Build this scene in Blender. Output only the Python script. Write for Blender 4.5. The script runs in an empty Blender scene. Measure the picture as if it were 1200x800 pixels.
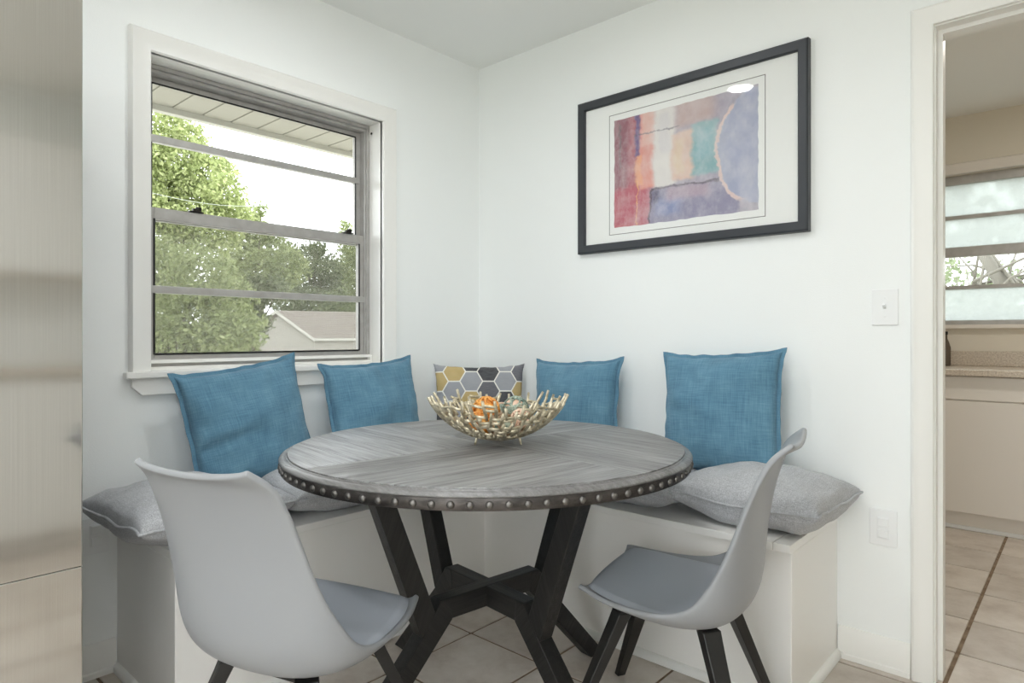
import bpy, bmesh, math, random
import numpy as np
from mathutils import Vector, Matrix, noise
R = math.radians
random.seed(7)
SC = bpy.context.scene
COL = SC.collection

# ------------------------------------------------------------------ camera
FPX = 755.0; CAM = Vector((2.339, -2.348, 1.075)); AZ = R(48.03)
RIGHT = Vector((math.sin(AZ), math.cos(AZ), 0)); FWD = Vector((-math.cos(AZ), math.sin(AZ), 0))
cam = bpy.data.cameras.new('camera'); camo = bpy.data.objects.new('camera', cam); COL.objects.link(camo)
cam.sensor_width = 36; cam.lens = FPX / 1200 * 36; cam.shift_y = -7 / 1200; cam.clip_start = .05; cam.clip_end = 500
camo.location = CAM
camo.rotation_euler = (R(90), 0, math.atan2(-FWD.x, FWD.y))
SC.camera = camo
# ------------------------------------------------------------------ sky (bright overcast) and exposure
w = bpy.data.worlds.new('World'); SC.world = w; w.use_nodes = True
bg = w.node_tree.nodes['Background']; bg.inputs[0].default_value = (.93, .97, 1, 1); bg.inputs[1].default_value = 3.0
vs = SC.view_settings
vs.view_transform = 'Standard'; vs.look = 'None'; vs.gamma = 1; vs.use_curve_mapping = False; vs.exposure = 0.86
SC.cycles.max_bounces = 16; SC.cycles.diffuse_bounces = 12; SC.cycles.transparent_max_bounces = 16   # a white room: let light go on bouncing
LAMP = 95.0       # radiance of the recessed ceiling lamps
KLAMP = 165.0       # the kitchen lamp, warmer
# ------------------------------------------------------------------ helpers
def lin(r, g, b):
    f = lambda c: (c / 255 / 12.92) if c / 255 <= .04045 else ((c / 255 + .055) / 1.055) ** 2.4
    return (f(r), f(g), f(b), 1)

class NT:
    def __init__(s, name):
        s.m = bpy.data.materials.new(name); s.m.use_nodes = True
        s.t = s.m.node_tree; s.b = s.t.nodes['Principled BSDF']; s.out = s.t.nodes['Material Output']
    def n(s, typ, **kw):
        nd = s.t.nodes.new(typ)
        for k, v in kw.items():
            if k.startswith('i_'):
                k2 = k[2:]; nd.inputs[int(k2) if k2.isdigit() else k2.replace('_', ' ')].default_value = v
            else: setattr(nd, k, v)
        return nd
    def l(s, a, b): s.t.links.new(a, b)
    def set(s, **kw):
        for k, v in kw.items(): s.b.inputs[k.replace('_', ' ')].default_value = v
    def math(s, op, a, b=None):
        nd = s.n('ShaderNodeMath', operation=op)
        for i, v in enumerate((a, b)):
            if v is None: continue
            if isinstance(v, (int, float)): nd.inputs[i].default_value = v
            else: s.l(v, nd.inputs[i])
        return nd.outputs[0]
    def vmath(s, op, a, b=None, out=0):
        nd = s.n('ShaderNodeVectorMath', operation=op)
        for i, v in enumerate((a, b)):
            if v is None: continue
            if isinstance(v, tuple): nd.inputs[i].default_value = v
            else: s.l(v, nd.inputs[i])
        return nd.outputs[out]
    def coord(s, scale=(1, 1, 1), kind='Object'):
        tc = s.n('ShaderNodeTexCoord'); mp = s.n('ShaderNodeMapping'); mp.inputs['Scale'].default_value = scale
        s.l(tc.outputs[kind], mp.inputs[0]); return mp.outputs[0]
    def noise(s, vec, scale, detail=3, rough=.5):
        nd = s.n('ShaderNodeTexNoise', i_Scale=scale, i_Detail=detail, i_Roughness=rough)
        if vec is not None: s.l(vec, nd.inputs['Vector'])
        return nd.outputs[0]
    def ramp(s, fac, stops, interp='LINEAR'):
        nd = s.n('ShaderNodeValToRGB'); cr = nd.color_ramp; cr.interpolation = interp
        while len(cr.elements) < len(stops): cr.elements.new(.5)
        for e, (p, c) in zip(cr.elements, stops): e.position = p; e.color = c
        s.l(fac, nd.inputs[0]); return nd.outputs[0]
    def mix(s, fac, a, b, blend='MIX'):
        nd = s.n('ShaderNodeMix', data_type='RGBA', blend_type=blend)
        for sock, v in ((nd.inputs[0], fac), (nd.inputs[6], a), (nd.inputs[7], b)):
            if isinstance(v, (int, float, tuple)): sock.default_value = v
            else: s.l(v, sock)
        return nd.outputs[2]
    def bump(s, h, strength=.2, dist=.01):
        nd = s.n('ShaderNodeBump', i_Strength=strength, i_Distance=dist); s.l(h, nd.inputs['Height']); s.l(nd.outputs[0], s.b.inputs['Normal'])
    def base(s, c):
        if isinstance(c, tuple): s.b.inputs['Base Color'].default_value = c
        else: s.l(c, s.b.inputs['Base Color'])

MATS = {}
def paint(name, rgb, rough=.5, bump=.0, scale=300, metal=0, spec=.5):
    t = NT(name); t.base(lin(*rgb)); t.set(Roughness=rough, Metallic=metal, Specular_IOR_Level=spec)
    if bump: t.bump(t.noise(t.coord(kind='Object'), scale, 2), bump, .004)
    MATS[name] = t.m; return t.m

paint('wall_paint', (243, 245, 244), .6, .12, 260)
paint('ceiling_paint', (240, 241, 239), .8, .12, 200)
paint('trim_paint', (240, 239, 235), .28, .02, 60)
paint('bench_paint', (244, 242, 238), .3, .03, 40)
paint('kitchen_paint', (224, 217, 203), .6, .1, 260)
paint('kitchen_cabinet_paint', (228, 222, 214), .35)
paint('plastic_white', (240, 241, 241), .3)
paint('slot_dark', (60, 60, 60), .5)
paint('latch_metal', (45, 42, 38), .45, metal=.5)
paint('rubber_black', (14, 14, 14), .5)
paint('black_frame', (52, 55, 60), .42, .06, 120)
paint('mat_board', (246, 247, 244), .85)
paint('mat_line', (110, 106, 100), .8)
paint('steel_stud', (118, 115, 112), .42, .05, 400, metal=1)
paint('shell_plastic', (150, 152, 155), .38, .02, 200)
paint('seat_pad', (174, 179, 187), .5, .08, 350)
paint('leg_black', (30, 29, 28), .4, .05, 90)
paint('siding', (146, 142, 134), .8)
paint('soffit', (140, 137, 127), .7)
paint('fascia', (165, 163, 154), .6)
paint('fence_wood', (112, 109, 102), .9)
paint('wire', (160, 164, 156), .6)
paint('bark', (80, 72, 60), .9, .5, 20)
paint('bark_pale', (112, 109, 100), .9, .5, 20)
paint('bottle_dark', (92, 80, 68), .25)

def m_aluminium():
    t = NT('aluminium'); v = t.coord((1, 1, 1)); n = t.noise(v, 25, 4)
    t.base(t.ramp(n, [(.3, lin(172, 169, 165)), (.7, lin(186, 184, 181))])); t.set(Roughness=.4, Metallic=.35); MATS['aluminium'] = t.m
m_aluminium()

def m_steel():
    t = NT('brushed_steel'); v = t.coord((3, 900, 3)); n = t.noise(v, 1, 3)
    t.base(t.ramp(n, [(.3, lin(196, 194, 190)), (.7, lin(206, 204, 200))])); t.set(Metallic=1, Anisotropic=.85)
    vt = t.n('ShaderNodeVectorTransform', vector_type='VECTOR', convert_from='OBJECT', convert_to='WORLD'); vt.inputs[0].default_value = (0, 1, 0); t.l(vt.outputs[0], t.b.inputs['Tangent'])
    t.l(t.math('ADD', t.math('MULTIPLY', n, .03), .10), t.b.inputs['Roughness']); MATS['brushed_steel'] = t.m
m_steel()

def m_tile(name, c1, c2, c3):
    t = NT(name); v = t.coord((1, 1, 1)); oi = t.n('ShaderNodeObjectInfo')
    sh = t.vmath('ADD', v, None); nd = sh.node; cx = t.n('ShaderNodeCombineXYZ')
    t.l(t.math('MULTIPLY', oi.outputs['Random'], 37.), cx.inputs[0]); t.l(t.math('MULTIPLY', oi.outputs['Random'], 91.), cx.inputs[1]); t.l(cx.outputs[0], nd.inputs[1])
    n1 = t.noise(sh, 7, 6, .65); n2 = t.noise(sh, 40, 3, .6)
    c = t.ramp(n1, [(.3, lin(*c1)), (.5, lin(*c2)), (.72, lin(*c3))])
    c = t.mix(t.math('MULTIPLY', n2, .25), c, lin(*c1))
    hs = t.n('ShaderNodeHueSaturation'); t.l(c, hs.inputs['Color']); t.l(t.math('ADD', t.math('MULTIPLY', oi.outputs['Random'], .16), .92), hs.inputs['Value'])
    t.base(hs.outputs[0]); t.set(Roughness=.42); t.bump(n2, .08, .004); MATS[name] = t.m
m_tile('tile', (184, 172, 161), (206, 197, 187), (220, 213, 205))
def m_grout():
    t = NT('grout'); n = t.noise(t.coord(), 18, 5)
    t.base(t.ramp(n, [(.35, lin(112, 92, 72)), (.65, lin(150, 132, 112))])); t.set(Roughness=.95); MATS['grout'] = t.m
m_grout()

def m_wood(name, dark, mid, light, rough=.42, metal=0):
    t = NT(name); tc = t.n('ShaderNodeTexCoord'); oi = t.n('ShaderNodeObjectInfo')
    cx = t.n('ShaderNodeCombineXYZ'); t.l(t.math('MULTIPLY', oi.outputs['Random'], 50.), cx.inputs[0]); t.l(t.math('MULTIPLY', oi.outputs['Random'], 20.), cx.inputs[1])
    p = t.vmath('ADD', tc.outputs['Object'], cx.outputs[0])
    a = t.noise(t.vmath('MULTIPLY', p, (3.5, 60, 60)), 1, 6, .65)
    b = t.noise(t.vmath('MULTIPLY', p, (9, 260, 260)), 1, 4, .6)
    g = t.noise(t.vmath('MULTIPLY', p, (1.5, 9, 9)), 1, 3, .5)
    f = t.math('ADD', t.math('MULTIPLY', a, .45), t.math('ADD', t.math('MULTIPLY', b, .3), t.math('MULTIPLY', g, .25)))
    t.base(t.ramp(f, [(.36, lin(*dark)), (.49, lin(*mid)), (.62, lin(*light))]))
    t.l(t.ramp(f, [(.35, (rough + .15,) * 3 + (1,)), (.65, (rough - .06,) * 3 + (1,))]), t.b.inputs['Roughness'])
    t.bump(f, .35, .004); t.set(Metallic=metal)
    if name == 'table_wood':      # brushed sheen that follows the grain of each plank
        vt = t.n('ShaderNodeVectorTransform', vector_type='VECTOR', convert_from='OBJECT', convert_to='WORLD'); vt.inputs[0].default_value = (1, 0, 0); t.l(vt.outputs[0], t.b.inputs['Tangent']); t.set(Anisotropic=.8, Anisotropic_Rotation=.25, Specular_IOR_Level=.9)
    MATS[name] = t.m
m_wood('table_wood', (82, 80, 79), (126, 125, 124), (160, 160, 160), .36)
m_wood('table_rim', (84, 82, 81), (114, 112, 111), (136, 135, 134), .3)
m_wood('table_leg', (18, 17, 16), (28, 27, 26), (42, 40, 38), .42)
def m_band():
    t = NT('band_metal'); n = t.noise(t.coord((1, 1, 3)), 14, 6, .7)
    t.base(t.ramp(n, [(.35, lin(58, 55, 53)), (.65, lin(98, 93, 90))])); t.set(Metallic=.85, Roughness=.42); t.bump(n, .15, .004); MATS['band_metal'] = t.m
m_band()

def m_linen(name, c1, c2, c3, wscale=420, bump=.35, rough=.9, melange=0):
    t = NT(name); tc = t.n('ShaderNodeTexCoord'); p = tc.outputs['Object']
    a = t.noise(t.vmath('MULTIPLY', p, (14, 520, 30)), 1, 4, .6)
    b = t.noise(t.vmath('MULTIPLY', p, (520, 14, 30)), 1, 4, .6)
    g = t.noise(p, 14, 3, .5)
    f = t.math('ADD', t.math('MULTIPLY', t.math('ADD', a, b), .38), t.math('MULTIPLY', g, .24))
    if melange:
        m2 = t.noise(p, 330, 3, .7); f = t.math('ADD', t.math('MULTIPLY', f, 1 - melange), t.math('MULTIPLY', m2, melange))
    t.base(t.ramp(f, [(.38, lin(*c1)), (.5, lin(*c2)), (.62, lin(*c3))])); t.set(Roughness=rough, Specular_IOR_Level=.2, Sheen_Weight=.15)
    t.bump(f, bump, .004); MATS[name] = t.m
m_linen('blue_linen', (80, 118, 141), (95, 135, 158), (114, 154, 175))
m_linen('grey_felt', (150, 151, 154), (182, 183, 186), (210, 211, 214), melange=.6)
m_linen('grey_piping', (160, 161, 163), (182, 183, 186), (204, 205, 208))
m_linen('back_fabric', (120, 122, 128), (135, 138, 144), (150, 152, 158))

def m_hex():
    t = NT('hexagon_print'); tc = t.n('ShaderNodeTexCoord')
    hw = .091     # flat to flat distance
    mp = t.n('ShaderNodeMapping'); t.l(tc.outputs['Object'], mp.inputs[0]); mp.inputs['Location'].default_value = (.037, .045, 0)
    sep = t.n('ShaderNodeSeparateXYZ'); t.l(mp.outputs[0], sep.inputs[0])
    cb = t.n('ShaderNodeCombineXYZ'); t.l(sep.outputs[1], cb.inputs[0]); t.l(sep.outputs[0], cb.inputs[1])   # swap so flats are top and bottom
    p = t.vmath('MULTIPLY', cb.outputs[0], (1 / hw, 1 / hw, 0)); p = t.vmath('ADD', p, (40., 40 * 1.7320508, 0))
    s = (1., 1.7320508, 1.); h = (.5, .8660254, 0)
    a = t.vmath('SUBTRACT', t.vmath('MODULO', p, s), h)
    b = t.vmath('SUBTRACT', t.vmath('MODULO', t.vmath('ADD', p, h), s), h)
    la = t.vmath('LENGTH', a, out=1); lb = t.vmath('LENGTH', b, out=1)
    sel = t.math('LESS_THAN', la, lb)
    mx = t.n('ShaderNodeMix', data_type='VECTOR'); t.l(sel, mx.inputs[0]); t.l(b, mx.inputs[4]); t.l(a, mx.inputs[5]); g = mx.outputs[1]
    idv = t.vmath('SNAP', t.vmath('ADD', t.vmath('SUBTRACT', p, g), (.01, .01, 0)), (.25, .25, 1.))
    ag = t.vmath('ABSOLUTE', g); sp = t.n('ShaderNodeSeparateXYZ'); t.l(ag, sp.inputs[0])
    d = t.math('MAXIMUM', sp.outputs[0], t.vmath('DOT_PRODUCT', ag, (.5, .8660254, 0), out=1))
    line = t.math('GREATER_THAN', d, .470)
    wn = t.n('ShaderNodeTexWhiteNoise', noise_dimensions='3D'); t.l(t.vmath('ADD', idv, (3., 5., 2.)), wn.inputs[0])
    c = t.ramp(wn.outputs[0], [(0, lin(34, 36, 44)), (.3, lin(86, 86, 94)), (.48, lin(150, 152, 158)), (.70, lin(190, 164, 100))], 'CONSTANT')
    c = t.mix(t.math('MULTIPLY', t.noise(t.vmath('MULTIPLY', tc.outputs['Object'], (40, 400, 40)), 1, 3), .25), c, lin(200, 200, 200))
    t.base(t.mix(line, c, lin(232, 230, 222))); t.set(Roughness=.9); MATS['hexagon_print'] = t.m
m_hex()

def m_gold():
    t = NT('champagne_metal'); n = t.noise(t.coord(), 60, 4)
    t.base(t.ramp(n, [(.35, lin(176, 164, 136)), (.65, lin(226, 216, 192))])); t.set(Metallic=.65, Roughness=.4); t.bump(n, .3, .003); MATS['champagne_metal'] = t.m
m_gold()
def m_ball(name, a, b):
    t = NT(name); n = t.noise(t.coord(), 55, 4, .6)
    t.base(t.ramp(n, [(.38, lin(*a)), (.62, lin(*b))])); t.set(Roughness=.6); MATS[name] = t.m
m_ball('ball_orange', (196, 118, 40), (240, 178, 96)); m_ball('ball_teal', (88, 112, 104), (176, 186, 168))
m_ball('ball_peach', (214, 176, 150), (240, 214, 194)); m_ball('ball_brown', (120, 92, 66), (190, 166, 132))

def m_glass(name, tint, refl_ior=1.5, dirt=0.0):
    t = NT(name); t.t.nodes.remove(t.b)
    tr = t.n('ShaderNodeBsdfTransparent'); tr.inputs[0].default_value = tint
    gl = t.n('ShaderNodeBsdfGlossy'); gl.inputs['Roughness'].default_value = .01
    fr = t.n('ShaderNodeFresnel', i_IOR=refl_ior)
    mx = t.n('ShaderNodeMixShader'); t.l(fr.outputs[0], mx.inputs[0]); t.l(tr.outputs[0], mx.inputs[1]); t.l(gl.outputs[0], mx.inputs[2])
    o = mx.outputs[0]
    if dirt:
        df = t.n('ShaderNodeBsdfDiffuse'); df.inputs[0].default_value = (.7, .7, .68, 1)
        tl = t.n('ShaderNodeBsdfTranslucent'); tl.inputs[0].default_value = (.55, .575, .56, 1)
        ms = t.n('ShaderNodeMixShader', i_0=.85); t.l(df.outputs[0], ms.inputs[1]); t.l(tl.outputs[0], ms.inputs[2])
        nz = t.noise(t.coord(), 6, 5, .6); f = t.math('MULTIPLY', nz, dirt * 2)
        m2 = t.n('ShaderNodeMixShader'); t.l(f, m2.inputs[0]); t.l(o, m2.inputs[1]); t.l(ms.outputs[0], m2.inputs[2]); o = m2.outputs[0]
    t.l(o, t.out.inputs[0]); MATS[name] = t.m
m_glass('window_glass', (.985, .99, .985, 1), 1.22)
m_glass('picture_glass', (.99, .99, .99, 1), 1.22)
m_glass('frosted_film', (.66, .69, .67, 1), 1.2, .95)
def m_screen():
    t = NT('insect_screen'); t.t.nodes.remove(t.b)
    tr = t.n('ShaderNodeBsdfTransparent'); df = t.n('ShaderNodeBsdfDiffuse'); df.inputs[0].default_value = lin(150, 148, 142)
    mx = t.n('ShaderNodeMixShader', i_0=.3); t.l(tr.outputs[0], mx.inputs[1]); t.l(df.outputs[0], mx.inputs[2]); t.l(mx.outputs[0], t.out.inputs[0]); MATS['insect_screen'] = t.m
m_screen()
def m_lamp(name, col, k):
    t = NT(name); t.base((.9, .9, .9, 1)); t.b.inputs['Emission Color'].default_value = col; t.b.inputs['Emission Strength'].default_value = k; MATS[name] = t.m
m_lamp('lamp_lens', (.945, .975, 1, 1), LAMP); m_lamp('kitchen_lens', (1, .95, .88, 1), KLAMP)
def m_leaf(name, a, b, c):
    t = NT(name); g = t.n('ShaderNodeNewGeometry')
    t.base(t.ramp(g.outputs['Random Per Island'], [(0, lin(*a)), (.5, lin(*b)), (1, lin(*c))])); t.set(Roughness=.7, Specular_IOR_Level=.2)
    tl = t.n('ShaderNodeBsdfTranslucent'); t.l(t.b.inputs['Base Color'].links[0].from_socket, tl.inputs[0])
    mx = t.n('ShaderNodeMixShader', i_0=.4); t.l(t.b.outputs[0], mx.inputs[1]); t.l(tl.outputs[0], mx.inputs[2]); t.l(mx.outputs[0], t.out.inputs[0]); MATS[name] = t.m
m_leaf('leaf_light', (124, 136, 86), (156, 166, 112), (180, 186, 138))
m_leaf('leaf_mid', (108, 119, 78), (136, 145, 100), (158, 165, 122))
m_leaf('leaf_dark', (86, 95, 66), (108, 117, 84), (128, 134, 104))
m_leaf('leaf_pale', (110, 122, 92), (134, 144, 114), (156, 164, 138))
def m_shingle():
    t = NT('shingle'); n = t.noise(t.coord((1, 1, 1)), 3, 5); t.base(t.ramp(n, [(.3, lin(110, 102, 95)), (.7, lin(130, 123, 115))])); t.set(Roughness=.95); MATS['shingle'] = t.m
m_shingle()
def m_bounce_ground():
    t = NT('bounce_ground'); n = t.noise(t.coord(), .6, 5); t.base(t.ramp(n, [(.3, lin(178, 176, 164)), (.7, lin(196, 194, 184))])); t.set(Roughness=1.); MATS['bounce_ground'] = t.m  # ground colour paled to bounce more daylight up into the rooms
m_bounce_ground()
def m_granite():
    t = NT('granite'); v = t.coord(); n = t.noise(v, 120, 4, .7); t.base(t.ramp(n, [(.35, lin(176, 162, 146)), (.5, lin(202, 190, 174)), (.65, lin(222, 212, 198))])); t.set(Roughness=.25); MATS['granite'] = t.m
m_granite()

def m_art():
    t = NT('abstract_print'); W, H = .614, .455
    tc = t.n('ShaderNodeTexCoord'); p0 = t.vmath('ADD', t.vmath('MULTIPLY', tc.outputs['Object'], (1 / W, 0, 1 / H)), (.5, 0, .5))
    nz = t.n('ShaderNodeTexNoise', i_Scale=5., i_Detail=5., i_Roughness=.6); t.l(p0, nz.inputs['Vector'])
    p = t.vmath('ADD', p0, t.vmath('MULTIPLY', t.vmath('SUBTRACT', nz.outputs['Color'], (.5, .5, .5)), (.10, 0, .09)))
    nz2 = t.n('ShaderNodeTexNoise', i_Scale=26., i_Detail=6., i_Roughness=.75); t.l(p0, nz2.inputs['Vector']); p = t.vmath('ADD', p, t.vmath('MULTIPLY', t.vmath('SUBTRACT', nz2.outputs['Color'], (.5, .5, .5)), (.045, 0, .045)))
    sp = t.n('ShaderNodeSeparateXYZ'); t.l(p, sp.inputs[0]); u, v = sp.outputs[0], sp.outputs[2]
    fine = t.noise(t.vmath('MULTIPLY', p0, (14, 1, 7)), 1, 6, .7)
    def sm(x, a, s):
        nd = t.n('ShaderNodeMapRange', interpolation_type='SMOOTHSTEP'); t.l(x, nd.inputs[0]); nd.inputs[1].default_value = a - s; nd.inputs[2].default_value = a + s; return nd.outputs[0]
    def band(x, a, b, s):
        o = None
        if a > 0: o = sm(x, a, s)
        if b < 1:
            q = t.math('SUBTRACT', 1., sm(x, b, s)); o = q if o is None else t.math('MULTIPLY', o, q)
        return o
    c = t.ramp(fine, [(.3, lin(150, 146, 164)), (.7, lin(196, 188, 200))])
    def layer(u0, u1, v0, v1, rgb, s=.015, k=1., mod=.35, extra=None):
        nonlocal c
        m = band(u, u0, u1, s); m2 = band(v, v0, v1, s)
        m = m2 if m is None else (m if m2 is None else t.math('MULTIPLY', m, m2))
        if extra is not None: m = t.math('MULTIPLY', m, extra)
        m = t.math('MULTIPLY', m, t.math('MULTIPLY', t.math('ADD', t.math('MULTIPLY', fine, mod * 2), 1 - mod), k))
        nd = t.n('ShaderNodeClamp'); t.l(m, nd.inputs[0]); c = t.mix(nd.outputs[0], c, lin(*rgb))
    layer(.30, .80, .74, 1, (170, 160, 176), .05); layer(.45, .72, .8, 1, (206, 176, 164), .05, .7)
    layer(0, .24, 0, 1, (168, 60, 80), .02); layer(0, .11, .2, 1, (132, 66, 86), .03, .8)
    layer(.0, .28, 0, .36, (190, 70, 92), .03, .8)
    layer(.19, .31, .32, 1, (224, 146, 128), .02); layer(.22, .30, .7, 1, (230, 190, 176), .02, .8); layer(.16, .20, .62, 1, (92, 62, 130), .012)
    layer(.17, .22, .36, .62, (236, 170, 120), .012, .8); layer(.30, .46, .30, 1, (232, 228, 222), .025, .95); layer(.34, .42, .6, .95, (214, 210, 214), .02, .5)
    layer(.44, .60, .34, .76, (228, 196, 176), .02, .95); layer(.46, .52, .4, .7, (226, 206, 170), .02, .6)
    layer(.58, .75, .36, .80, (128, 178, 182), .018, .95); layer(.60, .72, .5, .74, (150, 192, 200), .03, .6)
    layer(.28, .88, 0, .29, (136, 132, 164), .012, .9); layer(.33, .5, .06, .2, (120, 140, 190), .04, .7); layer(.4, .7, .18, .29, (196, 168, 178), .03, .6)
    # the pale disc on the right with its light rim
    dx = t.math('DIVIDE', t.math('SUBTRACT', u, .99), .24); dy = t.math('DIVIDE', t.math('SUBTRACT', v, .52), .46)
    d = t.math('SQRT', t.math('ADD', t.math('MULTIPLY', dx, dx), t.math('MULTIPLY', dy, dy)))
    ins = t.math('SUBTRACT', 1., sm(d, 1., .02)); layer(0, 1, 0, 1, (182, 198, 220), .01, 1., .3, ins)
    layer(.8, 1, 0, 1, (160, 166, 198), .1, .5, .5, ins)
    rim = t.math('MULTIPLY', sm(d, .97, .015), t.math('SUBTRACT', 1., sm(d, 1.05, .015))); layer(0, 1, .1, .9, (232, 206, 196), .02, .9, .2, rim)
    layer(.28, .76, .285, .305, (72, 52, 82), .006, .9); layer(.272, .286, 0, .30, (70, 50, 70), .005, .9); layer(.29, .34, .18, .28, (60, 56, 96), .02, .8)
    layer(.04, .055, .55, .95, (70, 50, 60), .008, .7); layer(.176, .182, 0, .4, (240, 190, 90), .003, .8); layer(.15, .5, .82, .83, (70, 60, 80), .004, .7)
    c = t.mix(t.ramp(t.noise(t.vmath('MULTIPLY', p0, (9, 1, 5)), 1, 8, .75), [(.42, (0, 0, 0, 1)), (.75, (.55, .55, .55, 1))]), c, lin(236, 232, 230)); c = t.mix(.14, c, lin(238, 236, 236))
    t.base(c); t.set(Roughness=.8); MATS['abstract_print'] = t.m
m_art()

def tag(o, label=None, cat=None, group=None, kind=None):
    if label: o['label'] = label
    if cat: o['category'] = cat
    if group: o['group'] = group
    if kind: o['kind'] = kind
    return o
def empty(name, loc=(0, 0, 0), rz=0, parent=None):
    o = bpy.data.objects.new(name, None); COL.objects.link(o); o.location = loc; o.rotation_euler = (0, 0, rz); o.empty_display_size = .05
    if parent: o.parent = parent
    return o
def link(name, me, mat=None, parent=None, smooth=False, loc=None, rot=None):
    o = bpy.data.objects.new(name, me); COL.objects.link(o)
    if mat and not me.materials: me.materials.append(MATS[mat])
    if smooth:
        me.polygons.foreach_set('use_smooth', [True] * len(me.polygons))
    if parent: o.parent = parent
    if loc is not None: o.location = loc
    if rot is not None: o.rotation_euler = rot
    return o
def fin(name, bm, mat, parent=None, smooth=False, bevel=0, loc=None, rot=None, seg=2, angle=None):
    bmesh.ops.recalc_face_normals(bm, faces=bm.faces)
    if bevel:
        es = [e for e in bm.edges if len(e.link_faces) == 2 and e.calc_face_angle(0) > R(30)]
        bmesh.ops.bevel(bm, geom=es, offset=bevel, segments=seg, affect='EDGES', profile=.6, clamp_overlap=True)
    me = bpy.data.meshes.new(name); bm.to_mesh(me); bm.free()
    o = link(name, me, mat, parent, smooth or angle is not None, loc, rot)
    if angle is not None: me.set_sharp_from_angle(angle=R(angle))
    return o
def bx(bm, x0, x1, y0, y1, z0, z1, M=None):
    vs_ = [bm.verts.new((x, y, z)) for x in (x0, x1) for y in (y0, y1) for z in (z0, z1)]
    if M is not None:
        for v_ in vs_: v_.co = M @ v_.co
    for f in ((0, 1, 3, 2), (4, 6, 7, 5), (0, 4, 5, 1), (2, 3, 7, 6), (0, 2, 6, 4), (1, 5, 7, 3)): bm.faces.new([vs_[i] for i in f])
def box(name, x0, x1, y0, y1, z0, z1, mat, parent=None, bevel=0, **k):
    bm = bmesh.new(); bx(bm, x0, x1, y0, y1, z0, z1); return fin(name, bm, mat, parent, bevel=bevel, **k)
def prism(bm, poly, mapf, d0, d1):
    a = [bm.verts.new(mapf(p, d0)) for p in poly]; b = [bm.verts.new(mapf(p, d1)) for p in poly]; n = len(poly)
    bm.faces.new(a); bm.faces.new(b[::-1])
    for i in range(n): bm.faces.new((a[i], b[i], b[(i + 1) % n], a[(i + 1) % n]))
def lathe(bm, prof, seg=48, closed=False):
    rings = []
    for (r, z) in prof:
        rings.append([bm.verts.new((r * math.cos(2 * math.pi * i / seg), r * math.sin(2 * math.pi * i / seg), z)) for i in range(seg)] if r > 1e-6 else [bm.verts.new((0, 0, z))])
    pairs = list(zip(rings, rings[1:])) + ([(rings[-1], rings[0])] if closed else [])
    for a, b in pairs:
        for i in range(seg):
            j = (i + 1) % seg
            q = [a[i % len(a)], a[j % len(a)], b[j % len(b)], b[i % len(b)]]
            u_ = []
            for x in q:
                if x not in u_: u_.append(x)
            if len(u_) >= 3: bm.faces.new(u_)
def tube(bm, pts, rad, seg=8, closed=False, caps=True):
    pts = [Vector(p) for p in pts]; n = len(pts); rings = []; prev = None
    for i, p in enumerate(pts):
        if closed: t_ = pts[(i + 1) % n] - pts[i - 1]
        else: t_ = pts[min(i + 1, n - 1)] - pts[max(i - 1, 0)]
        t_.normalize()
        if prev is None: a = t_.orthogonal().normalized()
        else: a = (prev - t_ * prev.dot(t_)).normalized()
        prev = a; b = t_.cross(a); r = rad[i] if isinstance(rad, (list, tuple)) else rad
        rings.append([bm.verts.new(p + (a * math.cos(2 * math.pi * k / seg) + b * math.sin(2 * math.pi * k / seg)) * r) for k in range(seg)])
    for i in range(n if closed else n - 1):
        A, B = rings[i], rings[(i + 1) % n]
        for k in range(seg): bm.faces.new((A[k], A[(k + 1) % seg], B[(k + 1) % seg], B[k]))
    if caps and not closed: bm.faces.new(rings[0][::-1]); bm.faces.new(rings[-1])
def at(px, py, depth):       # a place in the world seen in that direction at that distance ahead
    return CAM + FWD * depth + RIGHT * ((px - 600) / FPX * depth) + Vector((0, 0, -(py - 393) / FPX * depth))
def sweep(bm, prof, path, mapf):
    # profile (w outward, d off the wall) swept with mitres along an open path of (s,z) in the wall plane
    P = [Vector(p) for p in path]; n = len(P); rows = []
    for i in range(n):
        def nrm(a, b): d = (b - a).normalized(); return Vector((-d.y, d.x))
        if i == 0: o = nrm(P[0], P[1])
        elif i == n - 1: o = nrm(P[-2], P[-1])
        else:
            n1, n2 = nrm(P[i - 1], P[i]), nrm(P[i], P[i + 1]); o = (n1 + n2); o = o / o.dot(n1)
        rows.append([bm.verts.new(mapf(P[i].x + o.x * w_, P[i].y + o.y * w_, d)) for w_, d in prof])
    m = len(prof)
    for a, b in zip(rows, rows[1:]):
        for k in range(m): bm.faces.new((a[k], a[(k + 1) % m], b[(k + 1) % m], b[k]))
    bm.faces.new(rows[0]); bm.faces.new(rows[-1][::-1])

# ================================================================== THE SETTING
H = 2.44; XR = 3.5; YF = -4.6; YK = 2.5; WT = .19; DX0, DX1, DZ = 1.974, 2.80, 2.035
WY0, WY1, WZ0, WZ1 = -1.556, -.61, .945, 2.022       # opening in the window wall
KX0, KX1, KZ0, KZ1 = 1.15, 2.55, 1.13, 2.08          # opening in the kitchen's far wall
def wall(name, boxes, mat, label):
    bm = bmesh.new()
    for b in boxes: bx(bm, *b)
    o = fin(name, bm, mat); tag(o, label, 'wall', kind='structure'); return o
wall('wall_left', [(-WT, 0, YF, WY0 - .012, 0, H), (-WT, 0, WY1 + .012, .12, 0, H), (-WT, 0, WY0 - .012, WY1 + .012, 0, WZ0 - .011), (-WT, 0, WY0 - .012, WY1 + .012, WZ1 + .012, H)], 'wall_paint', 'white painted wall with the window above the bench')
wall('wall_back', [(0, DX0, 0, .12, 0, H), (DX1, XR, 0, .12, 0, H), (DX0, DX1, 0, .12, DZ, H)], 'wall_paint', 'white painted wall with the picture and the doorway')
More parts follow.
